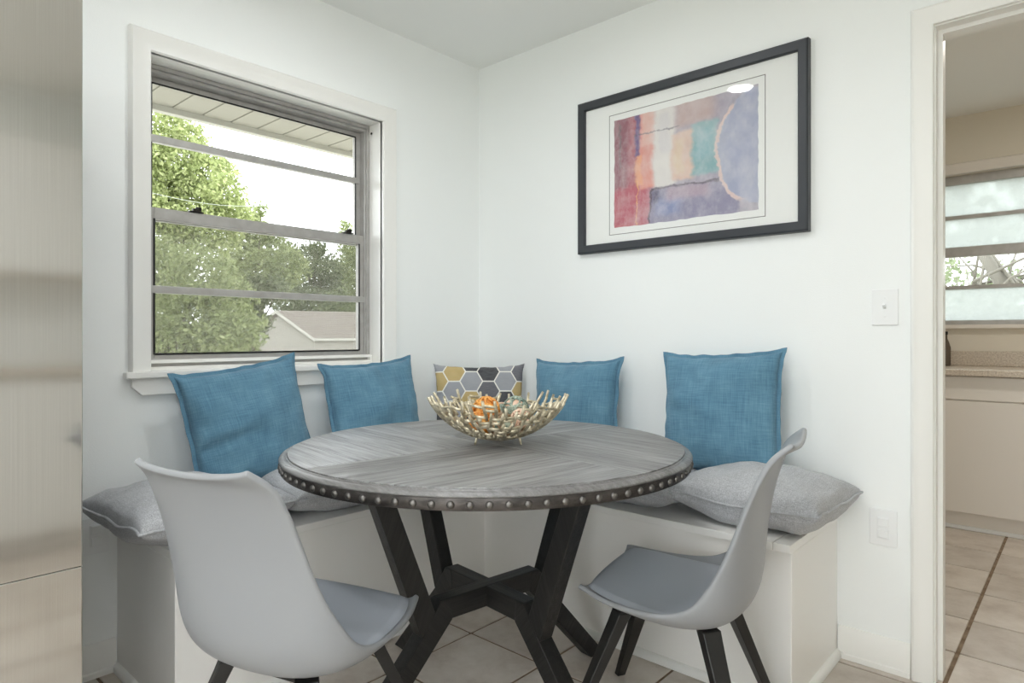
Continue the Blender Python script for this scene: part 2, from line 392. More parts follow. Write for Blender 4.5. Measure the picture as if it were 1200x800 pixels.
QY0, QY1, QZ0, QZ1 = -4.45, -2.65, .92, 2.2      # opening of the added fill window opposite
wall('wall_right', [(XR, XR + WT, YF, QY0, 0, H), (XR, XR + WT, QY1, .12, 0, H), (XR, XR + WT, QY0, QY1, 0, QZ0), (XR, XR + WT, QY0, QY1, QZ1, H)], 'wall_paint', 'white wall of the dining side facing the window')
PX0, PX1, PZ = 1.6, 3.3, 2.15  # opening for the added fill door
wall('wall_front', [(-WT, PX0, YF - WT, YF, 0, H), (PX1, XR + WT, YF - WT, YF, 0, H), (PX0, PX1, YF - WT, YF, PZ, H)], 'wall_paint', 'white wall behind the camera')
wall('wall_kitchen_back', [(-WT, KX0, YK, YK + WT, 0, H), (KX1, XR + WT, YK, YK + WT, 0, H), (KX0, KX1, YK, YK + WT, 0, KZ0), (KX0, KX1, YK, YK + WT, KZ1, H)], 'kitchen_paint', 'beige far wall of the room beyond the doorway')
wall('wall_kitchen_left', [(-WT, 0, .12, YK, 0, H)], 'kitchen_paint', 'beige side wall of the room beyond the doorway')
wall('wall_kitchen_right', [(XR, XR + WT, .12, YK, 0, H)], 'kitchen_paint', 'beige right wall of the room beyond the doorway')
tag(box('ceiling', -WT, XR + WT, YF - WT, YK + WT, H, H + .12, 'ceiling_paint'), 'flat white painted ceiling', 'ceiling', kind='structure')
floor = box('floor', -WT, XR + WT, YF - WT, YK + WT, -.12, -.004, 'grout'); tag(floor, 'beige ceramic tile floor with brown grout', 'floor', kind='structure')
TP = .3333; bm = bmesh.new(); bx(bm, -TP / 2 + .0048, TP / 2 - .0048, -TP / 2 + .0048, TP / 2 - .0048, -.01, 0)
tile0 = fin('tile', bm, 'tile', floor, bevel=.0018, seg=1); first = True
for i in range(12):
    for j in range(22):
        x = .003 + TP * (i + .5); y = -4.713 + TP * (j + .5)
        if x > XR or y > YK - .03 or y < YF: continue
        o = tile0 if first else tile0.copy()
        if not first: COL.objects.link(o)
        first = False
        gap = .006 if abs(x - 1.836) < .01 else 0
        o.location = (x - gap / 2, y, random.uniform(-.0006, .0004)); o.rotation_euler = (0, 0, random.uniform(-.002, .002) + math.pi * random.randint(0, 1))

# baseboards
def base_prof(h=.105): return [(0, 0), (0, .018), (.016, .018), (.02, .013), (h - .012, .012), (h, .004), (h, 0)]
def baseboard(name, a, b, nrm, label, h=.105):
    a, b, nrm = Vector(a), Vector(b), Vector(nrm); bm = bmesh.new()
    prism(bm, base_prof(h), lambda p, d: (a + (b - a) * d) + nrm * p[1] + Vector((0, 0, p[0])), 0, 1)
    return tag(fin(name, bm, 'trim_paint', angle=40), label, 'baseboard', kind='structure')
baseboard('baseboard_back', (1.707, 0, 0), (1.917, 0, 0), (0, -1, 0), 'white baseboard between the bench end and the doorway')
baseboard('baseboard_left', (0, YF, 0), (0, -1.66, 0), (1, 0, 0), 'white baseboard between refrigerator and bench on the window wall')
baseboard('baseboard_right', (XR, YF, 0), (XR, -2.53, 0), (-1, 0, 0), 'white baseboard opposite the window')

# doorway trim
CP = [(0, 0), (0, .012), (.004, .015), (.03, .016), (.042, .020), (.050, .023), (.056, .020), (.060, .012), (.060, 0)]
t1 = empty('trim_1', (DX0, 0, 0)); tag(t1, 'white moulded casing around the doorway', 'door frame', kind='structure')
mb = lambda s, z, d: Vector((s - DX0, -d, z))
bm = bmesh.new(); sweep(bm, CP, [(DX0 + .004, 0), (DX0 + .004, DZ - .004), (DX1 - .004, DZ - .004), (DX1 - .004, 0)], mb); fin('casing', bm, 'trim_paint', t1, angle=35)
DW = DX1 - DX0
bm = bmesh.new(); bx(bm, .0005, .008, .0005, .132, 0, DZ - .0005); bx(bm, DW - .008, DW - .0005, .0005, .132, 0, DZ - .0005); bx(bm, .008, DW - .008, .0005, .132, DZ - .008, DZ - .0005); fin('jamb', bm, 'trim_paint', t1)
bm = bmesh.new(); bx(bm, .008, .021, .04, .085, 0, DZ - .008); bx(bm, DW - .021, DW - .008, .04, .085, 0, DZ - .008); bx(bm, .021, DW - .021, .04, .085, DZ - .021, DZ - .008); fin('door_stop', bm, 'trim_paint', t1)
bm = bmesh.new(); sweep(bm, CP, [(DX0 + .004, 0), (DX0 + .004, DZ - .004), (DX1 - .004, DZ - .004), (DX1 - .004, 0)], lambda s_, z, d: Vector((s_ - DX0, .12 + d, z))); fin('rear_casing', bm, 'trim_paint', t1, angle=35)

# ------------------------------------------------------------------ window over the bench
w1 = empty('window_1', (0, (WY0 + WY1) / 2, WZ0)); tag(w1, 'aluminium double hung window with white casing above the bench', 'window', kind='structure')
oy, oz = (WY0 + WY1) / 2, WZ0
def wb(name, x0, x1, y0, y1, z0, z1, mat, par=None, bevel=.0015): return box(name, x0, x1, y0 - oy, y1 - oy, z0 - oz, z1 - oz, mat, par or w1, bevel=bevel, seg=1)
mw = lambda s, z, d: Vector((d, s - oy, z - oz))
WP = [(0, -.01), (0, .010), (.004, .014), (.036, .016), (.052, .024), (.060, .026), (.066, .018), (.067, -.001)]
bm = bmesh.new(); sweep(bm, WP, [(WY0, .955), (WY0, WZ1), (WY1, WZ1), (WY1, .955)], mw); fin('casing', bm, 'trim_paint', w1, angle=35)
wb('stool', -.05, .036, WY0 - .082, WY1 + .082, .934, .956, 'trim_paint', bevel=.003)
bm = bmesh.new(); prism(bm, [(WY0 - .06, .934), (WY1 + .06, .934), (WY1 + .06, .906), (WY1 + .03, .877), (WY0 - .03, .877), (WY0 - .06, .906)], lambda p, d: Vector((d, p[0] - oy, p[1] - oz)), 0, .018); fin('apron', bm, 'trim_paint', w1, bevel=.002, seg=1)
bm = bmesh.new()
for b in ((-.17, .0, WY0 - .0115, WY0, .951, WZ1 + .0115), (-.17, .0, WY1, WY1 + .0115, .951, WZ1 + .0115), (-.17, .0, WY0, WY1, WZ1, WZ1 + .0115), (-.17, -.051, WY0 - .0115, WY1 + .0115, .935, .951)):
    bx(bm, b[0], b[1], b[2] - oy, b[3] - oy, b[4] - oz, b[5] - oz)
fin('reveal', bm, 'trim_paint', w1)
def frame(name, x0, x1, y0, y1, z0, z1, wl, wr, wbm, wt, mat, par, bev=.0015):
    bm = bmesh.new()
    bx(bm, x0, x1, y0 - oy, y0 + wl - oy, z0 - oz, z1 - oz); bx(bm, x0, x1, y1 - wr - oy, y1 - oy, z0 - oz, z1 - oz)
    bx(bm, x0, x1, y0 + wl - oy, y1 - wr - oy, z0 - oz, z0 + wbm - oz); bx(bm, x0, x1, y0 + wl - oy, y1 - wr - oy, z1 - wt - oz, z1 - oz)
    return fin(name, bm, mat, par, bevel=bev, seg=1)
XS = -.035          # set-back of the sashes from the room face
frame('window_frame', -.125 + XS, -.055 + XS, WY0 + .0005, WY1 - .0005, .952, WZ1 - .0005, .016, .016, .03, .016, 'aluminium', w1)
frame('frame_track', -.105 + XS, -.060 + XS, WY0 + .017, WY1 - .017, .983, WZ1 - .017, .006, .006, .010, .012, 'aluminium', w1)
frame('sill_track', -.068 + XS, -.034 + XS, WY0 + .001, WY1 - .001, .952, .990, .012, .012, .014, .012, 'trim_paint', w1)
YA, YB = WY0 + .021, WY1 - .021; ya, yb = YA - oy, YB - oy; SW = .030
us = frame('upper_sash', -.116 + XS, -.098 + XS, YA, YB, 1.482, WZ1 - .030, SW, SW, .03, .020, 'aluminium', w1)
def bead(y0, y1, z0, z1, x, par): box('glazing_bead', x, x + .003, y0, y1, z0 - oz, z1 - oz, 'rubber_black', par)
for y in (ya + SW - .005, yb - SW): bead(y, y + .005, 1.505, 1.972, -.0975 + XS, us)
bead(ya + SW, yb - SW, 1.966, 1.972, -.0975 + XS, us)
box('muntin', -.112 + XS, -.088 + XS, ya + .012, yb - .012, 1.760 - oz, 1.786 - oz, 'aluminium', us, bevel=.002)
for z0, z1 in ((1.505, 1.762), (1.784, 1.975)): box('pane', -.108 + XS, -.105 + XS, ya + SW - .004, yb - SW + .004, z0 - oz, z1 - oz, 'window_glass', us)
ls = frame('lower_sash', -.094 + XS, -.070 + XS, YA - .002, YB + .002, .984, 1.525, SW, SW, .026, .040, 'aluminium', w1)
box('muntin', -.090 + XS, -.062 + XS, ya - .001, yb + .001, 1.224 - oz, 1.250 - oz, 'aluminium', ls, bevel=.002)
for y in (ya + SW - .006, yb - SW): bead(y, y + .006, 1.008, 1.486, -.0695 + XS, ls)
bead(ya + SW, yb - SW, 1.006, 1.013, -.0695 + XS, ls)
for z0, z1 in ((1.006, 1.228), (1.248, 1.488)): box('pane', -.084 + XS, -.081 + XS, ya + SW - .006, yb - SW + .006, z0 - oz, z1 - oz, 'window_glass', ls)
for yy in (-1.365, -.715):
    bm = bmesh.new(); bx(bm, -.085 + XS, -.062 + XS, yy - oy - .025, yy - oy + .025, 1.5252 - oz, 1.530 - oz); bx(bm, -.08 + XS, -.066 + XS, yy - oy - .012, yy - oy + .018, 1.530 - oz, 1.540 - oz); bx(bm, -.078 + XS, -.068 + XS, yy - oy, yy - oy + .02, 1.538 - oz, 1.547 - oz); fin('sash_latch', bm, 'latch_metal', ls, bevel=.0015, seg=1)
box('insect_screen', -.123 + XS, -.1215 + XS, ya, yb, .985 - oz, 1.50 - oz, 'insect_screen', w1)
bm = bmesh.new(); lathe(bm, [(0, 0), (.005, 0), (.005, .003), (0, .004)], 10); fin('screw', bm, 'latch_metal', w1, loc=(-.075, WY1 - oy - .0005, 1.985 - oz), rot=(R(90), 0, 0))

# ------------------------------------------------------------------ kitchen window (seen through the doorway)
w2 = empty('window_2', ((KX0 + KX1) / 2, YK, KZ0)); tag(w2, 'aluminium window with frosted panes beyond the doorway', 'window', kind='structure')
kx, kz = (KX0 + KX1) / 2, KZ0
def kb(name, x0, x1, y0, y1, z0, z1, mat, par=None, bevel=.0015): return box(name, x0 - kx, x1 - kx, y0 - YK, y1 - YK, z0 - kz, z1 - kz, mat, par or w2, bevel=bevel, seg=1)
bm = bmesh.new(); sweep(bm, WP, [(KX0, KZ0), (KX0, KZ1), (KX1, KZ1), (KX1, KZ0)], lambda s, z, d: Vector((s - kx, -d, z - kz))); fin('casing', bm, 'kitchen_cabinet_paint', w2, angle=35)
kb('stool', KX0 - .07, KX1 + .07, YK - .04, YK + .06, 1.118, 1.142, 'kitchen_cabinet_paint')
bm = bmesh.new()
for b in ((KX0, KX0 + .03, KZ0 + .012, KZ1), (KX1 - .03, KX1, KZ0 + .012, KZ1), (KX0, KX1, KZ0 + .012, KZ0 + .04), (KX0, KX1, KZ1 - .055, KZ1)): bx(bm, b[0] - kx, b[1] - kx, .05, .12, b[2] - kz, b[3] - kz)
fin('window_frame', bm, 'aluminium', w2, bevel=.002, seg=1)
ZS = [1.165, 1.370, 1.385, 1.570, 1.628, 1.812, 1.828, 2.03]
kb('muntin', KX0 + .02, KX1 - .02, YK + .055, YK + .08, ZS[1] - .004, ZS[2] + .004, 'aluminium'); kb('meeting_rail', KX0 + .02, KX1 - .02, YK + .035, YK + .09, ZS[3] - .002, ZS[4] + .002, 'aluminium'); kb('muntin', KX0 + .02, KX1 - .02, YK + .065, YK + .09, ZS[5] - .004, ZS[6] + .004, 'aluminium')
for a, b, m in ((0, 1, 'frosted_film'), (2, 3, 'window_glass'), (4, 5, 'frosted_film'), (6, 7, 'frosted_film')): kb('pane', KX0 + .02, KX1 - .02, YK + .068, YK + .071, ZS[a], ZS[b], m, bevel=0)

# ------------------------------------------------------------------ unseen glazed door behind the camera, added for fill daylight
d1 = empty('fill_door_1', ((PX0 + PX1) / 2, YF - .08, 0)); tag(d1, 'added glazed door behind the camera that lets in fill daylight', 'door', kind='structure'); pw_ = (PX1 - PX0) / 2
for sx, yy in ((-1, 0), (1, .035)):
    x0, x1 = (-pw_, .03) if sx < 0 else (-.03, pw_); bm = bmesh.new()
    for b in ((x0, x0 + .06, .005, PZ), (x1 - .06, x1, .005, PZ), (x0 + .06, x1 - .06, .005, .09), (x0 + .06, x1 - .06, PZ - .06, PZ)): bx(bm, b[0], b[1], yy - .015, yy + .015, b[2], b[3])
    q = fin('fill_door_panel', bm, 'trim_paint', d1, bevel=.002, seg=1); box('pane', x0 + .05, x1 - .05, yy - .003, yy + .003, .08, PZ - .05, 'window_glass', q)
# ------------------------------------------------------------------ unseen window in the opposite wall, added to brighten the room
w3 = empty('fill_window_3', (XR + .1, (QY0 + QY1) / 2, QZ0)); tag(w3, 'added unseen window opposite the bench that lets in fill daylight', 'window', kind='structure')
qw, qh = (QY1 - QY0) / 2, QZ1 - QZ0; bm = bmesh.new()
for b in ((-qw, -qw + .05, 0, qh), (qw - .05, qw, 0, qh), (-qw + .05, qw - .05, 0, .05), (-qw + .05, qw - .05, qh - .05, qh), (-.025, .025, .05, qh - .05)): bx(bm, -.03, .03, b[0], b[1], b[2], b[3])
fin('window_frame', bm, 'trim_paint', w3, bevel=.002, seg=1)
for y0, y1 in ((-qw + .04, -.02), (.02, qw - .04)): box('pane', -.003, .003, y0, y1, .04, qh - .04, 'window_glass', w3)
# ------------------------------------------------------------------ ceiling lamps
def lamp(x, y, mat, label):
    e = empty('ceiling_light', (x, y, H)); tag(e, label, 'ceiling light', 'recessed ceiling lights')
    bm = bmesh.new(); lathe(bm, [(.062, -.0005), (.064, -.006), (.074, -.008), (.088, -.004), (.09, -.0005)], 32); fin('trim_ring', bm, 'plastic_white', e, smooth=True)
    bm = bmesh.new(); lathe(bm, [(0, -.004), (.05, -.004), (.063, -.003), (.063, -.0005), (0, -.0005)], 32); fin('lens', bm, mat, e)
LP = [(.90, -1.17), (1.75, -1.75), (.95, -3.3), (2.3, -3.6), (2.95, -2.5), (1.55, -2.45)]
names = ['mirrored in the picture glass', 'midway between table and camera', 'above the refrigerator side', 'behind the camera', 'on the far side of the room', 'just above the camera']
for (x, y), nm in zip(LP, names): lamp(x, y, 'lamp_lens', 'round recessed ceiling light ' + nm)
lamp(2.4, 1.1, 'kitchen_lens', 'round warm recessed ceiling light in the room beyond the doorway')

# ================================================================== BENCH
SZ = .478; BX1 = 1.703; BY1 = -1.655; FX, FY = .478, -.448
bench = empty('corner_bench', (0, 0, 0)); tag(bench, 'white L-shaped built-in corner bench with hinged box seats', 'bench')
poly = [(.002, -.002), (BX1, -.002), (BX1, FY), (FX, FY), (FX, BY1), (.002, BY1)]
bm = bmesh.new(); prism(bm, poly, lambda p, d: Vector((p[0], p[1], d)), .001, SZ - .024); fin('body', bm, 'bench_paint', bench, bevel=.002, seg=1)
bm = bmesh.new(); prism(bm, [(.002, -.002), (FX, -.002), (FX, BY1), (.002, BY1)], lambda p, d: Vector((p[0] + (.014 if p[0] > .1 else 0), p[1], d)), SZ - .024, SZ); fin('seat_lid', bm, 'bench_paint', bench, bevel=.003)
bm = bmesh.new(); bx(bm, FX + .016, BX1 - .05, FY - .014, -.002, SZ - .024, SZ); fin('seat_lid', bm, 'bench_paint', bench, bevel=.003)
bm = bmesh.new(); bx(bm, BX1 - .047, BX1, FY - .014, -.002, SZ - .024, SZ); fin('end_rail', bm, 'bench_paint', bench, bevel=.002)
def shoe(a, b, nrm):
    a, b, nrm = Vector(a), Vector(b), Vector(nrm); bm = bmesh.new()
    pr = [(0, 0), (.016, 0), (.0155, .008), (.012, .014), (.006, .0175), (0, .018)]
    prism(bm, pr, lambda p, d: a + (b - a) * d + nrm * p[0] + Vector((0, 0, p[1] * 1.4 + .001)), 0, 1); fin('shoe_moulding', bm, 'trim_paint', bench, angle=40)
shoe((BX1, 0, 0), (BX1, FY - .016, 0), (1, 0, 0)); shoe((FX, FY, 0), (BX1 + .016, FY, 0), (0, -1, 0)); shoe((FX, FY, 0), (FX, BY1 - .016, 0), (1, 0, 0)); shoe((0, BY1, 0), (FX + .016, BY1, 0), (0, -1, 0))

# ================================================================== PILLOWS
def pillow(name, label, wd, ht, T, mat, M, seed, group, flange=0., piping=None, back=None, pw=.36, wr=.009, N=48, sag=0., crease=None, pinch=.068, ear=.025):
    e = empty(name); e.matrix_world = M; tag(e, label, 'pillow' if 'pillow' in name else 'cushion', group)
    def edge(u, v):
        x = wd / 2 * u * (1 - pinch * (1 - v * v) ** .8 + ear * abs(v) ** 9); y = ht / 2 * v * (1 - pinch * (1 - u * u) ** .8 + ear * abs(u) ** 9)
        if abs(u) > .999 or abs(v) > .999: x += .004 * noise.noise(Vector((y * 24, seed, 1))); y += .004 * noise.noise(Vector((x * 24, seed, 4)))
        return x, y
    ez = lambda x, y: .010 * noise.noise(Vector((x * 9, y * 9, seed * 3.1))) + sag * ((x / wd * 2) ** 2 + (y / ht * 2) ** 2 - 1)
    vv = []; idx = {}
    cs = [math.sin(math.pi / 2 * (2 * i / N - 1)) * .55 + (2 * i / N - 1) * .45 for i in range(N + 1)]
    for s in (1, -1):
        for i in range(N + 1):
            for j in range(N + 1):
                u, v = cs[i], cs[j]; bd = i in (0, N) or j in (0, N)
                if s < 0 and bd: idx[(s, i, j)] = idx[(1, i, j)]; continue
                x, y = edge(u, v); q = max(0, (1 - u * u) * (1 - v * v))
                h = T / 2 * q ** pw * (1 - .10 * (u * u + v * v) / 2)
                k = min(1, q * 6)
                # gathers near the seams and soft folds
                d = min(1 - abs(u), 1 - abs(v))
                fold = noise.noise(Vector((x * 34, y * 34, seed + s * 5))) * math.exp(-d * 7) * 1.0 + noise.noise(Vector((x * 8, y * 11, seed * 2 + s))) * 1.2 + .5 * noise.noise(Vector((x * 22, y * 16, seed * 2 + s)))
                h += wr * k * fold
                if crease:
                    cu, cv, cw, cl, cd, ca = crease; du = (u - cu) * math.cos(ca) + (v - cv) * math.sin(ca); dv = -(u - cu) * math.sin(ca) + (v - cv) * math.cos(ca)
                    h -= cd * math.exp(-(dv / cw) ** 2 - (du / cl) ** 2) * k; h += cd * .5 * math.exp(-((dv - cw * 2) / cw) ** 2 - (du / cl) ** 2) * k
                idx[(s, i, j)] = len(vv); vv.append((x, y, ez(x, y) + s * max(h, .0015 if not bd else 0)))
    def sheet(s):
        F = []
        for i in range(N):
            for j in range(N):
                q = (idx[(s, i, j)], idx[(s, i + 1, j)], idx[(s, i + 1, j + 1)], idx[(s, i, j + 1)]); F.append(q if s > 0 else q[::-1])
        return F
    if back:
        for s, nm, m_ in ((1, 'front_panel', mat), (-1, 'back_panel', back)):
            me = bpy.data.meshes.new(nm); me.from_pydata(vv, [], sheet(s)); link(nm, me, m_, e, True)
    else:
        me = bpy.data.meshes.new('cover'); me.from_pydata(vv, [], sheet(1) + sheet(-1)); link('cover', me, mat, e, True)
    ring = []
    for i in range(N): ring.append((cs[i], -1))
    for i in range(N): ring.append((1, cs[i]))
    for i in range(N): ring.append((cs[N - i], 1))
    for i in range(N): ring.append((-1, cs[N - i]))
    if flange:
        bm = bmesh.new(); rows = []
        for (u, v) in ring:
            x, y = edge(u, v); z0 = ez(x, y); f = flange * (1 + .15 * noise.noise(Vector((x * 20, y * 20, seed))))
            ox, oy_ = (f if u >= .999 else -f if u <= -.999 else 0), (f if v >= .999 else -f if v <= -.999 else 0)
            cor = (1 - abs(u)) + (1 - abs(v)) < 1e-6
            zz = z0 + .007 * noise.noise(Vector((x * 16, y * 16, seed + 9)))
            rows.append([bm.verts.new((x * .985, y * .985, z0 + .0025)), bm.verts.new((x + ox, y + oy_, zz + .002)), bm.verts.new((x + ox, y + oy_, zz - .002)), bm.verts.new((x * .985, y * .985, z0 - .0025))])
        n = len(rows)
        for i in range(n):
            A, B = rows[i], rows[(i + 1) % n]
            for k in range(4): bm.faces.new((A[k], A[(k + 1) % 4], B[(k + 1) % 4], B[k]))
        fin('flange', bm, mat, e)
    if piping:
        bm = bmesh.new(); tube(bm, [Vector((*[c * 1.004 for c in edge(u, v)], ez(*edge(u, v)))) for u, v in ring], .0042, 6, True); fin('piping', bm, piping, e, smooth=True)
    return e
def stand(c, nrm, lean, roll):
    z = Vector(nrm).normalized(); x = Vector((0, 0, 1)).cross(z).normalized(); y = z.cross(x)
    B = Matrix((x, y, z)).transposed().to_4x4()
    return Matrix.Translation(Vector(c)) @ B @ Matrix.Rotation(-R(lean), 4, 'X') @ Matrix.Rotation(R(roll), 4, 'Z')
def lie(c, rz, tx=0, ty=0): return Matrix.Translation(Vector(c)) @ Matrix.Rotation(R(rz), 4, 'Z') @ Matrix.Rotation(R(tx), 4, 'X') @ Matrix.Rotation(R(ty), 4, 'Y')
G1 = 'blue throw pillows on the bench'; G2 = 'grey seat cushions on the bench'
pillow('throw_pillow', 'tilted blue linen pillow leftmost under the window, behind the chair', .43, .43, .175, 'blue_linen', stand((.125, -1.272, .755), (1, 0, 0), 10, 8), 1, G1, .012, crease=(-.75, -.18, .10, .55, .020, .15))
pillow('throw_pillow', 'blue linen pillow under the window\'s right corner, beside the hexagon pillow', .43, .46, .175, 'blue_linen', stand((.13, -.735, .735), (1, 0, 0), 10, 3), 5, G1, .012)
pillow('throw_pillow', 'blue linen pillow below the picture, just right of the hexagon pillow', .43, .46, .175, 'blue_linen', stand((.69, -.115, .735), (0, -1, 0), 9, 2.5), 9, G1, .012)
pillow('throw_pillow', 'blue linen pillow nearest the light switch, standing on a grey cushion', .43, .43, .175, 'blue_linen', stand((1.345, -.125, .795), (0, -1, 0), 9, 3), 13, G1, .012)
pillow('throw_pillow', 'pillow with black, grey and gold hexagon print in the bench corner', .42, .44, .13, 'hexagon_print', stand((.225, -.225, .722), (1, -1, 0), 9, 0), 17, 'throw pillows', 0, back='back_fabric', wr=.008)
pillow('seat_cushion', 'grey felt seat cushion overhanging the bench end next to the refrigerator', .46, .46, .175, 'grey_felt', lie((.27, -1.535, SZ + .076), 3, 0, 0), 21, G2, 0, 'grey_piping', pw=.33, pinch=.04, ear=0., wr=.009, sag=.006)
pillow('seat_cushion', 'grey felt seat cushion under the window between chair and table edge', .45, .46, .16, 'grey_felt', lie((.27, -1.06, SZ + .070), -2), 25, G2, 0, 'grey_piping', pw=.33, pinch=.04, ear=0., wr=.009, sag=.006)
pillow('seat_cushion', 'grey felt seat cushion below the picture mostly hidden by the table', .44, .45, .155, 'grey_felt', lie((1.10, -.235, SZ + .068), 2), 29, G2, 0, 'grey_piping', pw=.33, pinch=.04, ear=0., wr=.009, sag=.006)
pillow('seat_cushion', 'large grey felt seat cushion at the bench end near the doorway', .47, .42, .19, 'grey_felt', lie((1.545, -.235, SZ + .082), -1, 0, 0), 33, G2, 0, 'grey_piping', pw=.33, pinch=.04, ear=0., wr=.010, sag=.006)

# ================================================================== TABLE
TC = (1.023, -.99); TR = R(-7); TZ = .76
tab = empty('dining_table', (TC[0], TC[1], 0), TR); tag(tab, 'round grey wood dining table with studded metal rim and black trestle legs', 'table')
RI = .556; nst = 4; wst = RI / nst
for k in range(4):
    for s in range(nst):
        y0, y1 = s * wst + .0005, (s + 1) * wst - .0005; x0 = .0005
        pts = [(x0, y0)]
        n = 10
        for i in range(n + 1):
            y = y0 + (y1 - y0) * i / n; q = RI * RI - y * y
            if q > 0: pts.append((max(x0 + .0005, math.sqrt(q)), y))
        if pts[-1][0] > x0 + .002: pts.append((x0, pts[-1][1]))
        bm = bmesh.new(); prism(bm, pts, lambda p, d: Vector((p[0], p[1], d)), -.014, 0)
        fin('plank', bm, 'table_wood', tab, bevel=.0008, seg=1, loc=(0, 0, TZ + random.uniform(-.0003, .0002)), rot=(0, 0, R(-90) + R(90) * k))
bm = bmesh.new(); lathe(bm, [(0, .718), (.560, .718), (.560, .744), (0, .744)], 64); fin('top_core', bm, 'table_leg', tab, angle=40)
bm = bmesh.new(); lathe(bm, [(.5565, .742), (.5565, .7565), (.558, .7572), (.5600, .7575), (.5615, .7560), (.5630, .7540), (.567, .7545), (.571, .7535), (.5755, .7510), (.578, .7480), (.5785, .7455), (.577, .7435), (.57, .743)], 128, True); fin('rim_moulding', bm, 'table_rim', tab, smooth=True)
bm = bmesh.new(); lathe(bm, [(.5605, .7425), (.574, .7425), (.5745, .7415), (.5745, .717), (.574, .716), (.5605, .716)], 128, True); fin('metal_band', bm, 'band_metal', tab, angle=40)
bm = bmesh.new(); lathe(bm, [(.0086, 0), (.0083, .0018), (.0069, .0041), (.0043, .0057), (0, .0064)], 12); st0 = fin('stud', bm, 'steel_stud', tab, smooth=True); st0.rotation_mode = 'QUATERNION'
NS = 90
for i in range(NS):
    a = 2 * math.pi * (i + .35) / NS; o = st0 if i == 0 else st0.copy()
    if i: COL.objects.link(o)
    o.location = (.574 * math.cos(a), .574 * math.sin(a), .7285); o.rotation_quaternion = Vector((math.cos(a), math.sin(a), 0)).to_track_quat('Z', 'Y')
def radial(name, poly, th, az, off=0, bev=.003):
    # poly in (r,z); extruded tangentially; object local x along its longest edge for the grain
    bm = bmesh.new(); c = Vector((sum(p[0] for p in poly) / len(poly), 0, sum(p[1] for p in poly) / len(poly)))
    d = max(((Vector(poly[i]) - Vector(poly[i - 1])) for i in range(len(poly))), key=lambda q: q.length); ang = math.atan2(d.y, d.x)
    Mr = Matrix.Rotation(ang, 4, 'Y')   # brings local x onto the grain
    inv = Mr.inverted()
    prism(bm, poly, lambda p, dd: inv @ (Vector((p[0], dd, p[1])) - c), off - th / 2, off + th / 2)
    o = fin(name, bm, 'table_leg', tab, bevel=bev, seg=2)
    o.matrix_local = Matrix.Rotation(az, 4, 'Z') @ Matrix.Translation(c) @ Matrix.Rotation(-ang, 4, 'Y').inverted()
    return o
for k in range(4):
    az = R(90) * k
    radial('upper_leg', [(.192, .305), (.244, .270), (.408, .717), (.352, .717)], .046, az)
    radial('lower_leg', [(.145, .294), (.424, .001), (.488, .001), (.240, .272), (.196, .334), (.184, .352), (.150, .352)], .050, az)
for k in range(2):
    zz = .001 if k else 0
    o = radial('cross_stretcher', [(-.182, .294 + zz), (.182, .294 + zz), (.182, .353 + zz), (-.182, .353 + zz)], .047, R(90) * k)

# ================================================================== BOWL AND ITS BALLS
BC = at(583.5, 500, 1.90); BCX, BCY = BC.x, BC.y
bowl = empty('coral_bowl', (BCX, BCY, TZ), .3); tag(bowl, 'open champagne metal twig bowl on the dining table', 'bowl')
def bprof(t): # t 0 centre .. 1 rim
    a = t * R(66); Rr = .225
    return Rr * math.sin(a) * .985, .012 + Rr * (1 - math.cos(a)) * .90
def bp(t, a, off=0): r, z = bprof(t); return Vector((r * math.cos(a), r * math.sin(a), z + off))
bm = bmesh.new(); rnd = random.Random(3)
rows = [(.12, .34, 10), (.26, .48, 18), (.40, .62, 26), (.54, .76, 32), (.68, .88, 36), (.80, 1.0, 36)]
for ri, (t0, t1, n) in enumerate(rows):
    for i in range(n):
        a = 2 * math.pi * (i + .5 * (ri % 2) + rnd.uniform(-.16, .16)) / n; da = rnd.uniform(-.35, .35) * 2 * math.pi / n
        ta, tb = t0 + rnd.uniform(-.03, .03), t1 + rnd.uniform(-.07, .05)
        tube(bm, [bp(ta, a), bp((ta + tb) / 2, a + da * .4), bp(tb, a + da)], [.0046, .0050, .0042], 6)
        # short bridges to the next twig
        for q in range(2):
            if rnd.random() < .62:
                f = rnd.uniform(.15, .85); tt = ta + (tb - ta) * f; a2 = a + 2 * math.pi / n * (1 + rnd.uniform(-.15, .15)); t2 = tt + rnd.uniform(-.05, .05)
                tube(bm, [bp(tt, a + da * f), bp((tt + t2) / 2, (a + a2) / 2, -.001), bp(t2, a2)], [.0044, .0040, .0044], 6)
tube(bm, [bp(.13, 2 * math.pi * i / 24) for i in range(24)], .004, 6, True); tube(bm, [bp(.3, 2 * math.pi * i / 40) for i in range(40)], .0032, 6, True)
fin('twig_lattice', bm, 'champagne_metal', bowl, smooth=True)
for k in range(3):
    a = R((-98, 6, 134)[k]) - .3; bm = bmesh.new(); tube(bm, [(.075 * math.cos(a), .075 * math.sin(a), .032), (.084 * math.cos(a), .084 * math.sin(a), .001)], [.006, .0026], 8); fin('foot', bm, 'champagne_metal', bowl, smooth=True)
